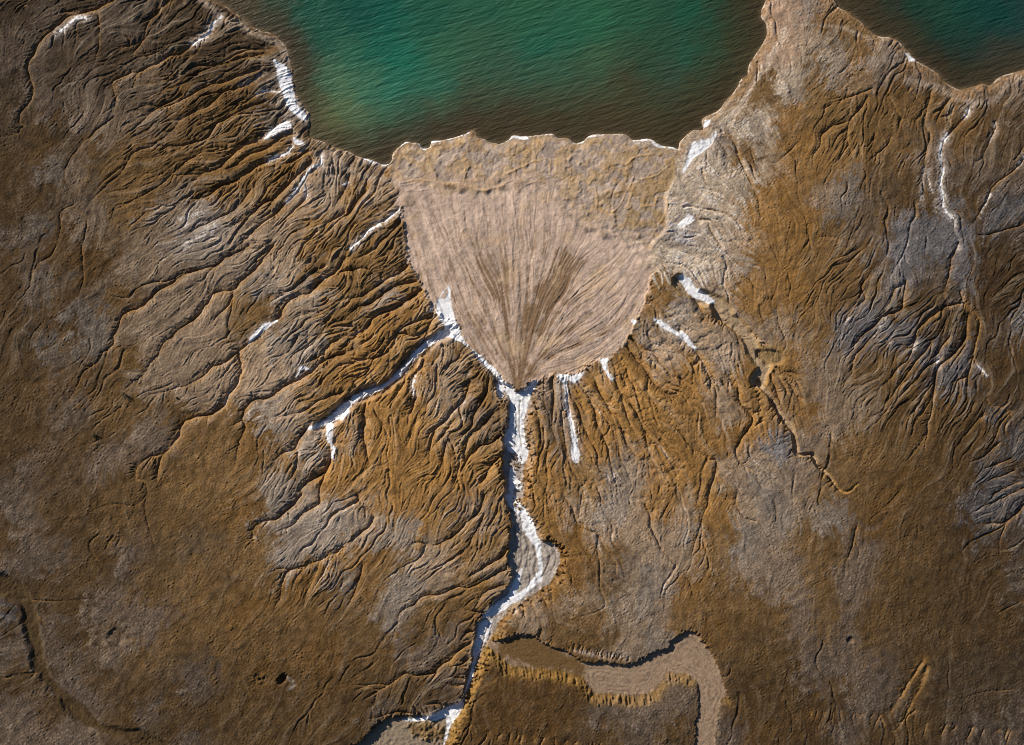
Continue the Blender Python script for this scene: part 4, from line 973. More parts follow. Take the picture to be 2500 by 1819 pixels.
SV = np.array([np.array(KIND[a[2]]) * a[3] * darker(a[0], a[1]) for a in SP])
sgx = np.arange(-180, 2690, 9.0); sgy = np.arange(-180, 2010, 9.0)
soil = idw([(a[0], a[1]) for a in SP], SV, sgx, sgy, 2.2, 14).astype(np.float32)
wx = 11 * ragC + 5 * ragA + 7 * veil; wy = 11 * np.roll(ragC, 211, 1) + 5 * np.roll(ragA, 97, 0) + 7 * np.roll(veil, 301, 1)
sdx = up(dxv); sdy = up(dyv); pull = (4 + 12 * np.clip(amp * 1.5, 0, 1)) * ribA + 9 * np.clip(amp * 1.5, 0, 1) * ribB + 10 * ragC
wx = .6 * wx + sdx * pull + 5 * ragB + 2.5 * fine; wy = .6 * wy + sdy * pull + 5 * np.roll(ragB, 55, 1) + 2.5 * np.roll(fine, 33, 1)
wx *= (1 - fm); wy *= (1 - fm)
soil = sample(soil, (PX + wx - sgx[0]) / 9, (PY + wy - sgy[0]) / 9)
col = lambda k, b=1.0: np.array(KIND[k], np.float32) * b


def mix(m, c):
    global soil
    soil = soil * (1 - m[..., None]) + m[..., None] * c


# crusted rill beds and scoured lips
crust = sstep(.15, .9, rill * amp) * .35
mix(np.clip(crust * (.6 + .5 * ragB), 0, .5), col('G', .95) * .5 + soil * .5)
# ochre mud shows where gully sides cut the crust
lip = np.clip(sstep(.06, .30, vall + .6 * gul), 0, 1)
mix(lip * .42, np.array((.30, .18, .07), np.float32))
# blotches of thin crust
bl = sstep(.7, 1.7, fnoise(7, 90, 1.0, 71)) * .35 * (1 - fm)
mix(bl, soil * 1.35 + .02)
vein = sstep(.5, 2.0, ribC_ + .6 * ribA) * np.clip(.04 + .9 * amp, 0, .75) * (1 - fm)
mix(vein * .55, soil * .45 + np.array((.20, .175, .14), np.float32))
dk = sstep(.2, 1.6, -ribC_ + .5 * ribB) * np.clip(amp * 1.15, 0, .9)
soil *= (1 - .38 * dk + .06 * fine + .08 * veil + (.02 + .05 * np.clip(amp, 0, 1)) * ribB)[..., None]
halo = np.clip(blur(salt, 4) * 1.1, 0, .55)
mix(halo * np.clip(.8 + .3 * ragA, 0, 1), np.array((.42, .385, .35), np.float32))
mix(np.clip(pale * .75, 0, .8), np.array((.46, .44, .43), np.float32))
bedv = sstep(.05, .3, gul) * sstep(.2, 1.4, veil + .7 * ragC) * (soil[..., 2] > .10)
mix(bedv * .5, np.array((.40, .37, .35), np.float32))
grey_ = sstep(.42, .58, soil[..., 2] / (soil[..., 0] + .01))
spk = sstep(.7, 1.9, fnoise(3.4, 12, .4, 77) + .7 * ragB + .5 * ragC) * (.25 + .75 * grey_) * (1 - .6 * np.clip(amp, 0, 1))
mix(spk * .42, soil * .5 + np.array((.25, .225, .20), np.float32))
dsp = sstep(.9, 2.0, fnoise(3.4, 14, .4, 78) + .8 * np.roll(ragC, 99, 0))
soil *= (1 - .30 * dsp)[..., None]
lum = (soil @ np.array((.3, .55, .15), np.float32))[..., None]
soil = np.clip((lum + (soil - lum) * 1.10) * np.array((1.05, .965, .90), np.float32), .006, 1)
wz = sstep(.19, .24, soil[..., 2])
mix(wz * sstep(.3, 1.5, ribB + .5 * ragC) * .6, np.array((.56, .52, .47), np.float32))
mix(wz * sstep(.3, 1.3, ragB + .6 * ragC) * .5, np.array((.58, .53, .49), np.float32))
mix(wz * sstep(.5, 1.8, -ribC_ + .4 * ribA) * .45, np.array((.24, .185, .125), np.float32))
# beach and fan
bt = sstep(-.5, .5, fl + .5 * ragC)[..., None]
bc = np.array((.38, .29, .228), np.float32) * (1 - bt) + np.array((.38, .265, .165), np.float32) * bt
bc = bc * (1 + .10 * np.tanh(fl2 * 6) + .06 * np.tanh((fl + fl2 - .8) * 6) + .05 * lump + .04 * fine)[..., None]
lob = np.maximum(sstep(.22, .04, np.abs(fl)), sstep(.16, .03, np.abs(fl2))) * sstep(-.6, .8, ragC + .5 * veil)
bo = np.clip(lob * .5 + sstep(.9, 1.8, ragC + .6 * lump) * .3, 0, .7)[..., None]
bc = bc * (1 - bo) + np.array((.37, .215, .075), np.float32) * bo
bE = (sstep(1430, 1640, PX + 25 * ragC) * sstep(-.9, .7, fl2 + fl))[..., None]
bc = bc * (1 - bE * .55) + np.array((.22, .135, .05), np.float32) * bE * .55
mix(bm, bc)
mix(np.clip(rid * 2.2, 0, .7), np.array((.42, .26, .12), np.float32))
fc = np.array((.465, .34, .262), np.float32) * (1 + .05 * streak[..., None] + .10 * veil[..., None])
plume = sdist(smooth_line(pts('E 1500,30 1575,140 1510,280 1420,400 1320,520 1245,590 1225,480 1280,370 1300,270 1390,170 1430,80'), 5, 1, True), 40) + 7 * ribA + 5 * ribB + 6 * ragC
plume = np.maximum(.85 * sstep(-6, 8, plume), .55 * sstep(-5, 9, sdist(smooth_line(pts('E 1010,60 1090,180 1130,420 1150,560 1080,430 1000,280 930,140 950,40'), 5, 1, True), 40) + 10 * ribA + 8 * ribC_))
brown = np.clip(.75 * braid * (1 + .5 * streak).clip(.3, 1.6) + .62 * thread * np.clip(.75 + .5 * ragC, .1, 1.3) + plume * np.clip(.85 + .3 * ribB, .3, 1.1) + .16 * sstep(.35, 1.5, streak) * sstep(30, 120, rr) * sstep(520, 300, rr), 0, 1)[..., None]
fc = fc * (1 - brown * .85) + np.array((.15, .084, .035), np.float32) * brown * .85
warm = sstep(.6, 1.8, fnoise(40, 220, 1, 81))[..., None] * .5
fc = fc * (1 - warm) + np.array((.48, .33, .20), np.float32) * warm
mix(fm, fc)
# canyon and oxbow beds
cbl = np.sin(canc / 1.5 + .9 * ragC + 1.5 * veil)
fcan = np.array((.36, .305, .26), np.float32) * (1 + .06 * lump + .10 * cbl - .25 * sstep(.5, 1.4, ragC + .6 * cbl))[..., None]
fcan = fcan * (1 - sstep(1600, 1700, PY)[..., None]) + np.array((.23, .175, .12), np.float32) * sstep(1600, 1700, PY)[..., None]
mix(sstep(-1, 3, canyon), fcan)
mix(bedl * .65, np.array((.17, .125, .09), np.float32))
salt = salt * (1 - .7 * bedl)
obl = np.sin(oxc / 1.7 + .9 * ragC + 1.5 * veil)
ob = np.array((.255, .175, .115), np.float32) * (1 - .24 * sstep(.45, .95, obl) * sstep(-.8, .8, veil + ragC) + .10 * sstep(.3, .95, -obl) + .05 * lump + .05 * fine)[..., None]
dark_bedx, dark_bedy = pts('H 1330,1030')[0]
dark_bed = np.exp(-(((PX - dark_bedx) - (PY - dark_bedy) * -.2) / 62) ** 2 - ((PY - dark_bedy - (PX - dark_bedx) * .24) / 42) ** 2)
mix(isl * .9, np.array((.15, .09, .035), np.float32) * (1 + .2 * lump[..., None]))
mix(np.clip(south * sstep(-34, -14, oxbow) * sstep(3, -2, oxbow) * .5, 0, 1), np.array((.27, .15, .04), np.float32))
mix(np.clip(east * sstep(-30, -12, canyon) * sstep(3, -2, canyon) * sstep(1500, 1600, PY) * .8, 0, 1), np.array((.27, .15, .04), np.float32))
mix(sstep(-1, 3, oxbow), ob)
dark_bed = sstep(-9, 9, sdist(smooth_line(pts('H 1060,975 1130,925 1220,915 1310,950 1420,1010 1500,1050 1590,1110 1610,1190 1540,1180 1400,1150 1250,1135 1090,1070 1010,1010'), 5, 1.5, True), 24) + 5 * ragC + 3 * ragA)  # darker brown patch over the west end of the oxbow and its bank
mix(dark_bed * .88 * sstep(-14, -4, oxbow), np.array((.105, .057, .016), np.float32) * (1 + .15 * sstep(.3, .9, obl) + .1 * fine)[..., None])
mix(sstep(-3, 3, wash), np.array((.062, .038, .016), np.float32) * (1 + .1 * lump[..., None]))
mix(sstep(.02, .25, fwm) * .65 + .45 * np.exp(-(np.clip(-crater, 0, 60) / 12) ** 2) * (crater < 0) * (crater > -50), np.array((.31, .175, .05), np.float32))
mix(sstep(.35, .9, fwm) * .8, np.array((.31, .225, .145), np.float32) * (1 + .08 * lump[..., None]))
mix(sstep(0, 4, crater) * .9, np.array((.21, .135, .06), np.float32))
# tracks
road = np.zeros((NY, NX), np.float32)
for t, w in (("C 695,190 680,240 640,300 600,370 580,430 520,500 470,580 430,660 380,720 310,790 260,870 230,930 160,1000 100,1060 50,1140 10,1200 B 2215,1250", 15),):
    stroke(road, smooth_line(pts(t), 5, .5), w, 1, p_flat, taper=False)
for t, w in (("A 1260,-60 1400,60 1480,120 1560,130 1640,200 1740,240 1840,290 1890,400", 15), ("A 1890,750 1920,830 1960,900 2000,940", 12), ("A 2200,1000 B 0,1080 100,1130 200,1170 330,1190 400,1210", 12),
             ("C 760,160 900,160 1050,178 1150,210 1250,250 1330,290", 8), ("C 1500,520 1600,545 1700,570 1800,620 1900,660 2000,675 2100,640 2150,560 2200,510 2268,500", 13)):
    stroke(road, smooth_line(pts(t), 5, 1.2), w * 1.3, .55, p_soft, taper=False)
rut = .5 + .5 * np.sin(sdl * 1.5)
mix(np.clip(blur(road, 1) * (.72 + .12 * rut + .10 * ragB), 0, 1), np.array((.46, .36, .275), np.float32) * (1 + .08 * ragB[..., None]))
# strand crust, wet edge
band = sstep(30, 12, sdl + 9 * ragC) * (sdl > 0) * sstep(-1, .8, ragA + .6 * veil) * (PX > 1640)
mix(band * .7, np.array((.27, .155, .07), np.float32))
mix(sstep(8, 0, sdl) * (sdl > 0) * .6, np.array((.17, .10, .045), np.float32))
edge_ = np.exp(-((sdl - 1.5 - 1.0 * ragB) / 1.3) ** 2) * (sdl > -1) * sstep(-.5, 1, ragC + .5 * veil)
mix(edge_ * .75, np.array((.62, .52, .42), np.float32))
strand = sm * sstep(.5, 1.0, np.sin(sdl / 2.3 + 1.5 * ragC))
mix(strand * .4, np.array((.33, .22, .13), np.float32))
soil = np.clip(soil, .01, .8)
saltm = salt * (lake < 1.5)
saltm = saltm * np.clip(1.0 + .12 * ragB - .22 * sstep(.5, 1.6, ragC + .5 * ragA), .35, 1)
print('soil', round(time.time() - T0, 1))

# ---------------------------------------------------------------- ground meshes
KS = 16
sk = np.cumsum(8.0 * 1.62 ** np.arange(KS))
XE = np.concatenate([GX[0] - sk[::-1], GX, GX[-1] + sk]); YE = np.concatenate([GY[0] - sk[::-1], GY, GY[-1] + sk])
pad = lambda a: np.pad(a, ((KS, KS), (KS, KS)) + ((0, 0),) * (a.ndim - 2), mode='edge')
zE = pad(z); soilE = pad(soil); saltE = pad(saltm)
MX, MY = len(XE), len(YE)
wxE, wyE = np.meshgrid((XE - 1250) * S, (909.5 - YE) * S)
co = np.stack([wxE, wyE, zE], -1).astype(np.float32).reshape(-1, 3)
gyx = np.gradient(zE, (XE - 1250) * S, axis=1); gyy = np.gradient(zE, (909.5 - YE) * S, axis=0)
nrm = np.stack([-gyx, -gyy, np.ones_like(zE)], -1); nrm /= np.linalg.norm(nrm, axis=-1, keepdims=True)
nrm = nrm.astype(np.float32).reshape(-1, 3)
vi = np.arange(MX * MY, dtype=np.int32).reshape(MY, MX)
quads = np.stack([vi[1:, :-1], vi[1:, 1:], vi[:-1, 1:], vi[:-1, :-1]], -1).reshape(-1, 4)


def link(o):
    scene.collection.objects.link(o); return o


def sheet(name, fmask, mat, label, cat):
    q = quads[fmask.ravel()]
    used = np.unique(q)
    remap = np.full(MX * MY, -1, np.int32); remap[used] = np.arange(len(used))
    q = remap[q]
    me = bpy.data.meshes.new(name)
    me.vertices.add(len(used)); me.vertices.foreach_set('co', co[used].ravel())
    me.loops.add(q.size); me.loops.foreach_set('vertex_index', q.ravel().astype(np.int32))
    me.polygons.add(len(q)); me.polygons.foreach_set('loop_start', np.arange(0, q.size, 4, dtype=np.int32))
    me.update(calc_edges=True)
    me.polygons.foreach_set('use_smooth', np.ones(len(q), bool))
    a = me.attributes.new('soil', 'FLOAT_COLOR', 'POINT')
    c4 = np.ones((len(used), 4), np.float32); c4[:, :3] = soilE.reshape(-1, 3)[used]
    a.data.foreach_set('color', c4.ravel())
    a = me.attributes.new('salt', 'FLOAT', 'POINT'); a.data.foreach_set('value', np.ascontiguousarray(saltE.ravel()[used], np.float32))
    a = me.attributes.new('custom_normal', 'FLOAT_VECTOR', 'POINT'); a.data.foreach_set('vector', nrm[used].ravel())
    me.materials.append(mat)
    o = link(bpy.data.objects.new(name, me))
    o['kind'] = 'structure'; o['label'] = label; o['category'] = cat
    return o


def nodes(mat):
    mat.use_nodes = True
    return mat.node_tree.nodes, mat.node_tree.links


mg = bpy.data.materials.new('dried_mud'); n, l = nodes(mg)
bs = n['Principled BSDF']; bs.inputs['Roughness'].default_value = .95; bs.inputs['Specular IOR Level'].default_value = .12
at = n.new('ShaderNodeAttribute'); at.attribute_name = 'soil'
sa = n.new('ShaderNodeAttribute'); sa.attribute_name = 'salt'
tc = n.new('ShaderNodeTexCoord')
n1 = n.new('ShaderNodeTexNoise'); n1.inputs['Scale'].default_value = 2.6; n1.inputs['Detail'].default_value = 6; n1.inputs['Roughness'].default_value = .68
n2 = n.new('ShaderNodeTexNoise'); n2.inputs['Scale'].default_value = .5; n2.inputs['Detail'].default_value = 5; n2.inputs['Roughness'].default_value = .6
for q in (n1, n2): l.new(tc.outputs['Object'], q.inputs['Vector'])
r1 = n.new('ShaderNodeMapRange'); r1.inputs['From Min'].default_value = .25; r1.inputs['From Max'].default_value = .75; r1.inputs['To Min'].default_value = .66; r1.inputs['To Max'].default_value = 1.34
l.new(n1.outputs['Fac'], r1.inputs['Value'])
mul = n.new('ShaderNodeVectorMath'); mul.operation = 'SCALE'
l.new(at.outputs['Color'], mul.inputs[0]); l.new(r1.outputs['Result'], mul.inputs['Scale'])
sm_ = n.new('ShaderNodeMath'); sm_.operation = 'MULTIPLY_ADD'; sm_.inputs[1].default_value = 1.0; sm_.inputs[2].default_value = -.54
l.new(n1.outputs['Fac'], sm_.inputs[0])
ad = n.new('ShaderNodeMath'); ad.operation = 'ADD'; l.new(sa.outputs['Fac'], ad.inputs[0]); l.new(sm_.outputs[0], ad.inputs[1])
rs = n.new('ShaderNodeMapRange'); rs.inputs['From Min'].default_value = .12; rs.inputs['From Max'].default_value = .92
l.new(ad.outputs[0], rs.inputs['Value'])
mx = n.new('ShaderNodeMix'); mx.data_type = 'RGBA'
l.new(rs.outputs['Result'], mx.inputs['Factor']); l.new(mul.outputs[0], mx.inputs['A']); mx.inputs['B'].default_value = (.74, .74, .755, 1)
l.new(mx.outputs['Result'], bs.inputs['Base Color'])
bp = n.new('ShaderNodeBump'); bp.inputs['Distance'].default_value = .085
bst = n.new('ShaderNodeMapRange'); bst.inputs['To Min'].default_value = .85; bst.inputs['To Max'].default_value = .08
l.new(sa.outputs['Fac'], bst.inputs['Value']); l.new(bst.outputs['Result'], bp.inputs['Strength'])
l.new(n1.outputs['Fac'], bp.inputs['Height']); l.new(bp.outputs['Normal'], bs.inputs['Normal'])

fv = lambda m: pad(m)[:-1, :-1]
isfan = fv(fan > 0)
iscan = fv((canyon > 0) & (fan <= 0))
isox = fv((oxbow > 0) & (canyon <= 0)) & ~isfan
isroad = fv((road > .75) & (lake < -2)) & ~isfan & ~iscan
rest = ~(isfan | iscan | isox | isroad)
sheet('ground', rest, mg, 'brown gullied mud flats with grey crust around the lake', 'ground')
sheet('sediment_fan', isfan, mg, 'pinkish tan fan of sediment with brown braided streaks below the lake', 'sediment fan')
sheet('streambed', iscan, mg, 'white salt covered bed of the main channel running south from the fan', 'streambed')
sheet('side_wash', isox, mg, 'flat brown bed of the bending side wash with curved flow lines', 'wash')
sheet('dirt_track', isroad, mg, 'pale dirt track along the shore of the lake', 'track')

# ---------------------------------------------------------------- water
WATER = """A 1560,20 .055 .045 .022|A 1850,130 .03 .04 .022|A 1900,300 .028 .022 .012|A 1990,500 .03 .025 .012|A 2030,650 .06 .055 .022|A 2100,250 .004 .07 .045|A 2000,80 .004 .07 .045|A 2150,550 .03 .11 .065|A 2150,700 .09 .13 .05|A 2230,600 .05 .13 .07|A 2180,800 .13 .14 .06|A 2080,830 .11 .10 .045|A 2200,900 .06 .045 .02
B 100,60 .001 .055 .04|B 300,100 .002 .075 .05|B 250,300 .003 .085 .055|B 400,400 .004 .11 .07|B 100,400 .015 .10 .06|B 150,600 .03 .13 .08|B 30,560 .08 .14 .07|B 40,720 .09 .13 .06|B 350,600 .015 .13 .085|B 300,750 .04 .12 .07|B 120,800 .06 .11 .06|B 60,900 .07 .09 .045|B 250,850 .03 .05 .028|B 150,960 .04 .035 .018|B 300,950 .035 .024 .012|B 250,1020 .04 .026 .012
B 600,100 .01 .075 .045|B 700,350 .025 .095 .05|B 600,550 .02 .11 .07|B 480,720 .03 .09 .055|B 560,800 .035 .035 .02|B 650,700 .05 .085 .045|B 700,830 .04 .026 .012|B 850,780 .04 .026 .012|B 900,650 .04 .06 .033|B 1000,450 .03 .08 .048|B 900,250 .028 .085 .045|B 950,80 .015 .08 .045|B 1200,100 .02 .09 .045|B 1300,300 .012 .09 .055|B 1200,500 .03 .075 .045|B 1050,600 .045 .065 .035|B 1150,720 .045 .034 .016
B 1000,800 .045 .03 .013|B 1200,830 .05 .034 .015|B 1400,650 .045 .06 .03|B 1450,780 .045 .033 .015|B 1400,450 .03 .085 .05|B 1600,500 .035 .07 .04|B 1700,400 .04 .09 .045|B 1700,150 .018 .10 .05|B 1500,200 .015 .09 .05|B 1650,600 .05 .055 .027|B 1700,750 .05 .036 .016|B 1850,820 .055 .042 .018|B 1900,550 .05 .042 .019|B 2050,800 .05 .042 .018|B 2000,400 .025 .055 .03|B 2150,250 .02 .06 .032|B 1950,100 .018 .075 .04|B 2200,500 .03 .06 .04|B 2150,620 .04 .045 .022|B 2200,880 .035 .027 .011
C 60,60 .01 .07 .04|C 200,150 .02 .05 .028|C 400,100 .028 .034 .015|C 500,60 .035 .03 .014|C 60,350 .012 .075 .045|C 200,350 .025 .05 .025|C 350,300 .035 .045 .019|C 100,550 .04 .045 .02|C 250,500 .035 .04 .018|C 300,600 .032 .026 .011|C 60,750 .04 .032 .014|C 450,300 .03 .03 .012
C 1150,40 .045 .035 .018|C 1250,120 .035 .026 .014|C 1400,60 .022 .03 .018|C 1550,60 .006 .038 .024|C 1750,80 .014 .05 .03|C 1900,60 .006 .045 .032|C 2100,100 .003 .04 .032|C 2230,100 .012 .04 .036|C 1400,180 .028 .024 .013|C 1550,220 .018 .03 .018|C 1750,220 .006 .04 .028|C 1650,350 .007 .014 .01|C 1800,400 .012 .022 .016|C 1700,430 .02 .018 .009|C 1950,300 .012 .035 .026|C 2100,350 .03 .035 .026|C 2200,380 .03 .033 .024|C 1850,520 .022 .021 .011|C 2000,480 .025 .026 .014
S 900,-300 .003 .07 .045|S 1500,-300 .015 .085 .05|S 2400,-300 .005 .045 .032|S 2700,100 .02 .04 .03"""
wp = []
for e in WATER.replace('\n', '|').split('|'):
    f = e.split(); x, y = map(float, f[1].split(','))
    if f[0] != 'S': x, y = TILE[f[0]][0] + x * TS, TILE[f[0]][1] + y * TS
    wp.append((x, y, float(f[2]), float(f[3]), float(f[4])))
ux = np.concatenate([[-30000, -9000, -3000, -1000, -400], np.arange(-180, 2681, 4.0), [2900, 3600, 6000, 12000, 30000]])
uy = np.concatenate([[-30000, -9000, -3000, -1000, -400], np.arange(-180, 426, 4.0)])
wc = idw([(a[0], a[1]) for a in wp], np.array([a[2:] for a in wp]), np.arange(-180, 2690, 10.), np.arange(-180, 440, 10.), 1.8, 34).astype(np.float32)
UX, UY = np.meshgrid(ux, uy)
q = (np.clip(UX, GX[0], GX[-1]) - GX[0]) / STEP, (np.clip(UY, GY[0], GY[-1]) - GY[0]) / STEP
wob = sample(veil, *q); wob2 = sample(ragC, *q)
cw = sample(wc, (np.clip(UX, -180, 2670) + 8 * wob + 6 * wob2 + 180) / 10, (np.clip(UY, -180, 425) + 3 * wob + 5 * sample(np.roll(ragC, 150, 1), *q) + 180) / 10)
shw = sample(lake, *q)
bw = np.exp(-(np.clip(shw, 0, None) / 56.0) ** 2)[..., None] * .7
cw = cw * np.array((1.0, 1.02, .98)) * (1 - bw) + np.array((.050, .034, .016)) * bw
sw = np.exp(-(np.clip(shw, 0, None) / 6.0) ** 2)[..., None] * .5
cw = cw * (1 - sw) + np.array((.13, .09, .05)) * sw
me = bpy.data.meshes.new('water')
WX, WY = len(ux), len(uy)
wv = np.stack([(UX - 1250) * S, (909.5 - UY) * S, np.zeros_like(UX)], -1).astype(np.float32).reshape(-1, 3)
ii = np.arange(WX * WY, dtype=np.int32).reshape(WY, WX)
wq = np.stack([ii[1:, :-1], ii[1:, 1:], ii[:-1, 1:], ii[:-1, :-1]], -1).reshape(-1, 4)
me.vertices.add(len(wv)); me.vertices.foreach_set('co', wv.ravel())
me.loops.add(wq.size); me.loops.foreach_set('vertex_index', wq.ravel()); me.polygons.add(len(wq))
me.polygons.foreach_set('loop_start', np.arange(0, wq.size, 4, dtype=np.int32)); me.update(calc_edges=True)
a = me.attributes.new('tint', 'FLOAT_COLOR', 'POINT'); c4 = np.ones((len(wv), 4), np.float32); c4[:, :3] = cw.reshape(-1, 3)
a.data.foreach_set('color', c4.ravel())
mw = bpy.data.materials.new('turbid_water'); n, l = nodes(mw)
bs = n['Principled BSDF']; bs.inputs['Roughness'].default_value = .38; bs.inputs['IOR'].default_value = 1.33
at = n.new('ShaderNodeAttribute'); at.attribute_name = 'tint'
tc = n.new('ShaderNodeTexCoord')


def ripple(rot, sc, stretch, det, dist):
    m = n.new('ShaderNodeMapping'); m.vector_type = 'TEXTURE'; m.inputs['Rotation'].default_value = (0, 0, math.radians(rot)); m.inputs['Scale'].default_value = (stretch, 1, 1)
    t = n.new('ShaderNodeTexNoise'); t.inputs['Scale'].default_value = sc; t.inputs['Detail'].default_value = det; t.inputs['Distortion'].default_value = dist; t.inputs['Roughness'].default_value = .55
    l.new(tc.outputs['Object'], m.inputs['Vector']); l.new(m.outputs[0], t.inputs['Vector']); return t.outputs['Fac']


a1 = ripple(14, .85, 5.5, 2, .25); a2 = ripple(27, 1.5, 3.2, 2, .15); a3 = ripple(4, 3.4, 1.8, 2, 0)
s1 = n.new('ShaderNodeMath'); s1.operation = 'MULTIPLY_ADD'; s1.inputs[1].default_value = .5; l.new(a2, s1.inputs[0]); l.new(a1, s1.inputs[2])
s2 = n.new('ShaderNodeMath'); s2.operation = 'MULTIPLY_ADD'; s2.inputs[1].default_value = .22; l.new(a3, s2.inputs[0]); l.new(s1.outputs[0], s2.inputs[2])
bp = n.new('ShaderNodeBump'); bp.inputs['Strength'].default_value = 1.0; bp.inputs['Distance'].default_value = .36
l.new(s2.outputs[0], bp.inputs['Height']); l.new(bp.outputs['Normal'], bs.inputs['Normal'])
l.new(at.outputs['Color'], bs.inputs['Base Color'])
me.materials.append(mw)
wo = link(bpy.data.objects.new('water', me)); wo['kind'] = 'structure'; wo['label'] = 'green lake water with small ripples and brown shallows'; wo['category'] = 'water'
print('water', round(time.time() - T0, 1))

# ---------------------------------------------------------------- loose things: boulders in the gorge, shrubs on the flat
def height_at(x, y):
    return float(sample(z, np.array((x - GX[0]) / STEP), np.array((y - GY[0]) / STEP)))


def rock_mesh(name, seed, mat):
    import bmesh
    r = np.random.default_rng(seed); bm_ = bmesh.new()
    bmesh.ops.create_icosphere(bm_, subdivisions=2, radius=.5)
    pl = [(Vector(r.standard_normal(3)).normalized(), r.uniform(.24, .44)) for _ in range(9)]
    sq = Vector((r.uniform(.8, 1.3), r.uniform(.65, 1.0), r.uniform(.55, .85)))
    for v in bm_.verts:                                  # facets cut by planes, so the blocks look broken
        for nrm_, dd in pl:
            e_ = v.co.dot(nrm_) - dd
            if e_ > 0: v.co -= nrm_ * e_ * .9
        v.co += Vector(r.standard_normal(3)) * .018
        v.co = Vector((v.co.x * sq.x, v.co.y * sq.y, v.co.z * sq.z))
    me_ = bpy.data.meshes.new(name); bm_.to_mesh(me_); bm_.free(); me_.materials.append(mat)
    return me_


def plain(name, c, c2, sc, rough=.95):
    m = bpy.data.materials.new(name); n, l = nodes(m)
    t = n.new('ShaderNodeTexNoise'); t.inputs['Scale'].default_value = sc; t.inputs['Detail'].default_value = 5
    g = n.new('ShaderNodeTexCoord'); l.new(g.outputs['Object'], t.inputs['Vector'])
    r = n.new('ShaderNodeMix'); r.data_type = 'RGBA'; r.inputs['A'].default_value = (*c, 1); r.inputs['B'].default_value = (*c2, 1)
    l.new(t.outputs['Fac'], r.inputs['Factor']); l.new(r.outputs['Result'], n['Principled BSDF'].inputs['Base Color'])
    b = n.new('ShaderNodeBump'); b.inputs['Distance'].default_value = .05; l.new(t.outputs['Fac'], b.inputs['Height'])
    l.new(b.outputs['Normal'], n['Principled BSDF'].inputs['Normal']); n['Principled BSDF'].inputs['Roughness'].default_value = rough
    return m


mud = plain('broken_mud', (.10, .06, .03), (.30, .18, .07), 4)
protos = []
for k in range(6):
    o = bpy.data.objects.new('boulder', rock_mesh('boulder', 300 + k, mud)); protos.append(o)
rk = np.random.default_rng(5); used = [False] * 6
CLUSTERS = [("E 1150,1400", 17, 14, 34, 2.5, 7, 'brown mud boulder in the jam across the white gorge', 'boulders jammed across the gorge'),
            ("E 1155,1450", 14, 10, 24, 2.5, 8, 'brown mud boulder in the jam across the white gorge', 'boulders jammed across the gorge'),
            ("E 1185,1560", 8, 20, 16, 2, 6, 'ochre mud block fallen at the foot of the narrow gorge wall', 'blocks below the narrow gorge wall'),
            ("H 1165,60", 11, 22, 26, 2, 7, 'brown mud block where the white gorge opens again', 'blocks where the gorge opens'),
            ("H 1200,140", 14, 16, 14, 1.2, 2.6, 'small dark clod on the white salt bed below the gorge', 'clods on the salt bed'),
            ("E 1085,1000", 7, 34, 16, 2, 6, 'dark mud block on the rubble spur beside the fan mouth', 'blocks on the rubble spur'),
            ("E 1100,1160", 7, 20, 14, 1.6, 5, 'dark mud block on the rubble spur beside the fan mouth', 'blocks on the rubble spur'),
            ("E 1228,1240", 4, 42, 18, 1.6, 4, 'ochre block along the sunlit east bank of the white channel', 'blocks along the east bank'),
            ("E 330,900", 40, 14, 14, 1.6, 4.5, 'ochre block on the bank of the western white channel', 'blocks on the western channel bank')]
for t, sx_, sy_, cnt, lo, hi, lab, grp in CLUSTERS:
    qx, qy = pts(t)[0]
    for k in range(cnt):
        x = qx + rk.normal() * sx_ * .55; y = qy + rk.normal() * sy_ * .55
        if t == 'E 330,900': y = qy - (x - qx) * .78 + rk.normal() * 3 + 5
        i = int(rk.integers(6)); size = (lo + (hi - lo) * rk.uniform() ** 2.2) * S
        if not used[i]: o = protos[i]; used[i] = True
        else: o = protos[i].copy()
        link(o); o.location = ((x - 1250) * S, (909.5 - y) * S, height_at(x, y) + size * .16)
        o.scale = (size * rk.uniform(.85, 1.25), size * rk.uniform(.85, 1.2), size * rk.uniform(.7, 1.1)); o.rotation_euler = (rk.uniform(-.5, .5), rk.uniform(-.5, .5), rk.uniform(0, 6.28))
        o['label'] = lab; o['category'] = 'boulder'; o['group'] = grp
leafm = plain('dusty_leaves', (.018, .026, .008), (.07, .075, .025), 9)
stemm = plain('dry_stem', (.06, .04, .02), (.11, .075, .04), 9)


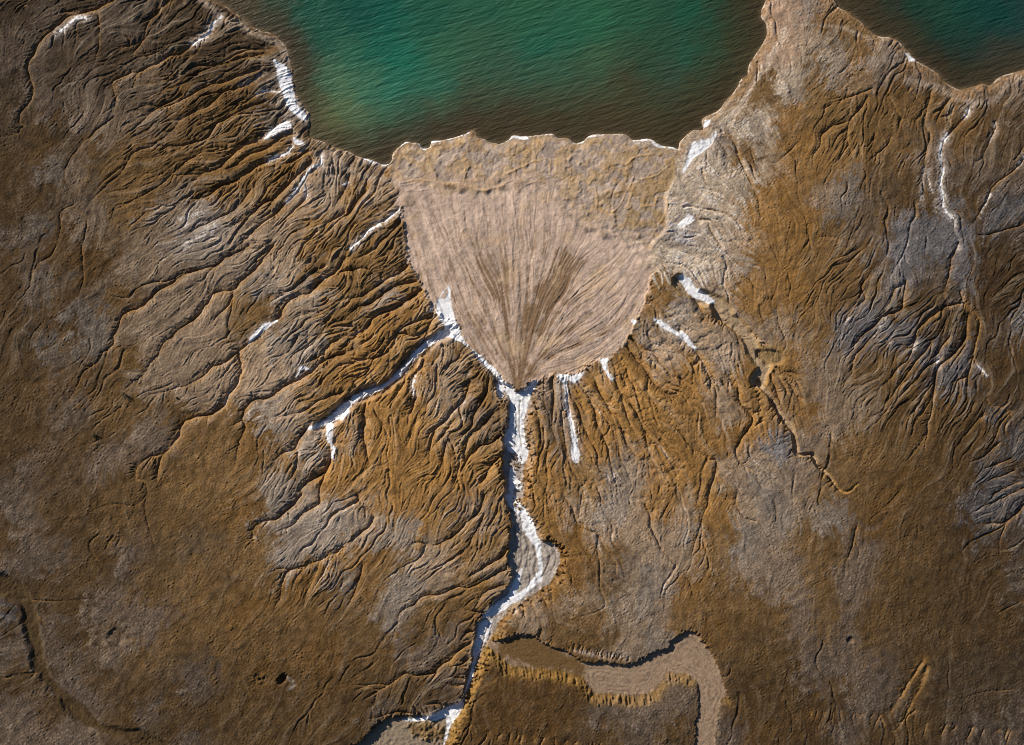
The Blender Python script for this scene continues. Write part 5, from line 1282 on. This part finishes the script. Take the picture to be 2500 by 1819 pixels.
def shrub(x, y, rad, label, seed):
    r = np.random.default_rng(seed)
    e_ = link(bpy.data.objects.new('shrub', None)); e_.location = ((x - 1250) * S, (909.5 - y) * S, height_at(x, y))
    e_['label'] = label; e_['category'] = 'shrub'; e_.empty_display_size = .3
    V, Fc = [], []; SV_, SF = [], []
    tips = []
    for k in range(9):
        a_ = r.uniform(0, 6.28); ln = rad * r.uniform(.5, .95); up_ = rad * r.uniform(.5, 1.1)
        p0 = np.zeros(3); p1 = np.array((math.cos(a_) * ln, math.sin(a_) * ln, up_)); tips.append(p1)
        sd = np.array((-math.sin(a_), math.cos(a_), 0)); b0 = len(SV_)
        for p, w_ in ((p0, .035), ((p0 + p1) / 2 + (0, 0, .08), .022), (p1, .008)):
            for q_ in (sd * w_, np.array((0, 0, w_)), -sd * w_, np.array((0, 0, -w_))): SV_.append(tuple(p + q_))
        for u in range(2):
            for w_ in range(4):
                SF.append((b0 + u * 4 + w_, b0 + u * 4 + (w_ + 1) % 4, b0 + u * 4 + 4 + (w_ + 1) % 4, b0 + u * 4 + 4 + w_))
    for p1 in tips:
        for k in range(70):
            c = p1 + r.standard_normal(3) * rad * .26; c[2] = max(c[2], .04)
            u = r.standard_normal(3); u /= np.linalg.norm(u); v = np.cross(u, r.standard_normal(3)); v /= np.linalg.norm(v); w_ = r.uniform(.04, .09)
            b0 = len(V); V += [tuple(c - u * w_), tuple(c + v * w_ * .45), tuple(c + u * w_), tuple(c - v * w_ * .45)]; Fc.append((b0, b0 + 1, b0 + 2, b0 + 3))
    for nm, vv, ff_, m in (('stem', SV_, SF, stemm), ('foliage', V, Fc, leafm)):
        me_ = bpy.data.meshes.new(nm); me_.from_pydata(vv, [], ff_); me_.materials.append(m)
        o = link(bpy.data.objects.new(nm, me_)); o.parent = e_


x, y = pts('D 822,985')[0]; shrub(x, y, .75, 'dark green shrub alone on the brown flat between two western gullies', 1)
x, y = pts('D 634,1252')[0]; shrub(x, y, .5, 'smaller dark shrub at the head of short pale rills in the west', 2)
x, y = pts('D 1170,1003')[0]; shrub(x, y, .22, 'tiny dark shrub east of the larger shrub on bare mud', 3)
print('things', round(time.time() - T0, 1))
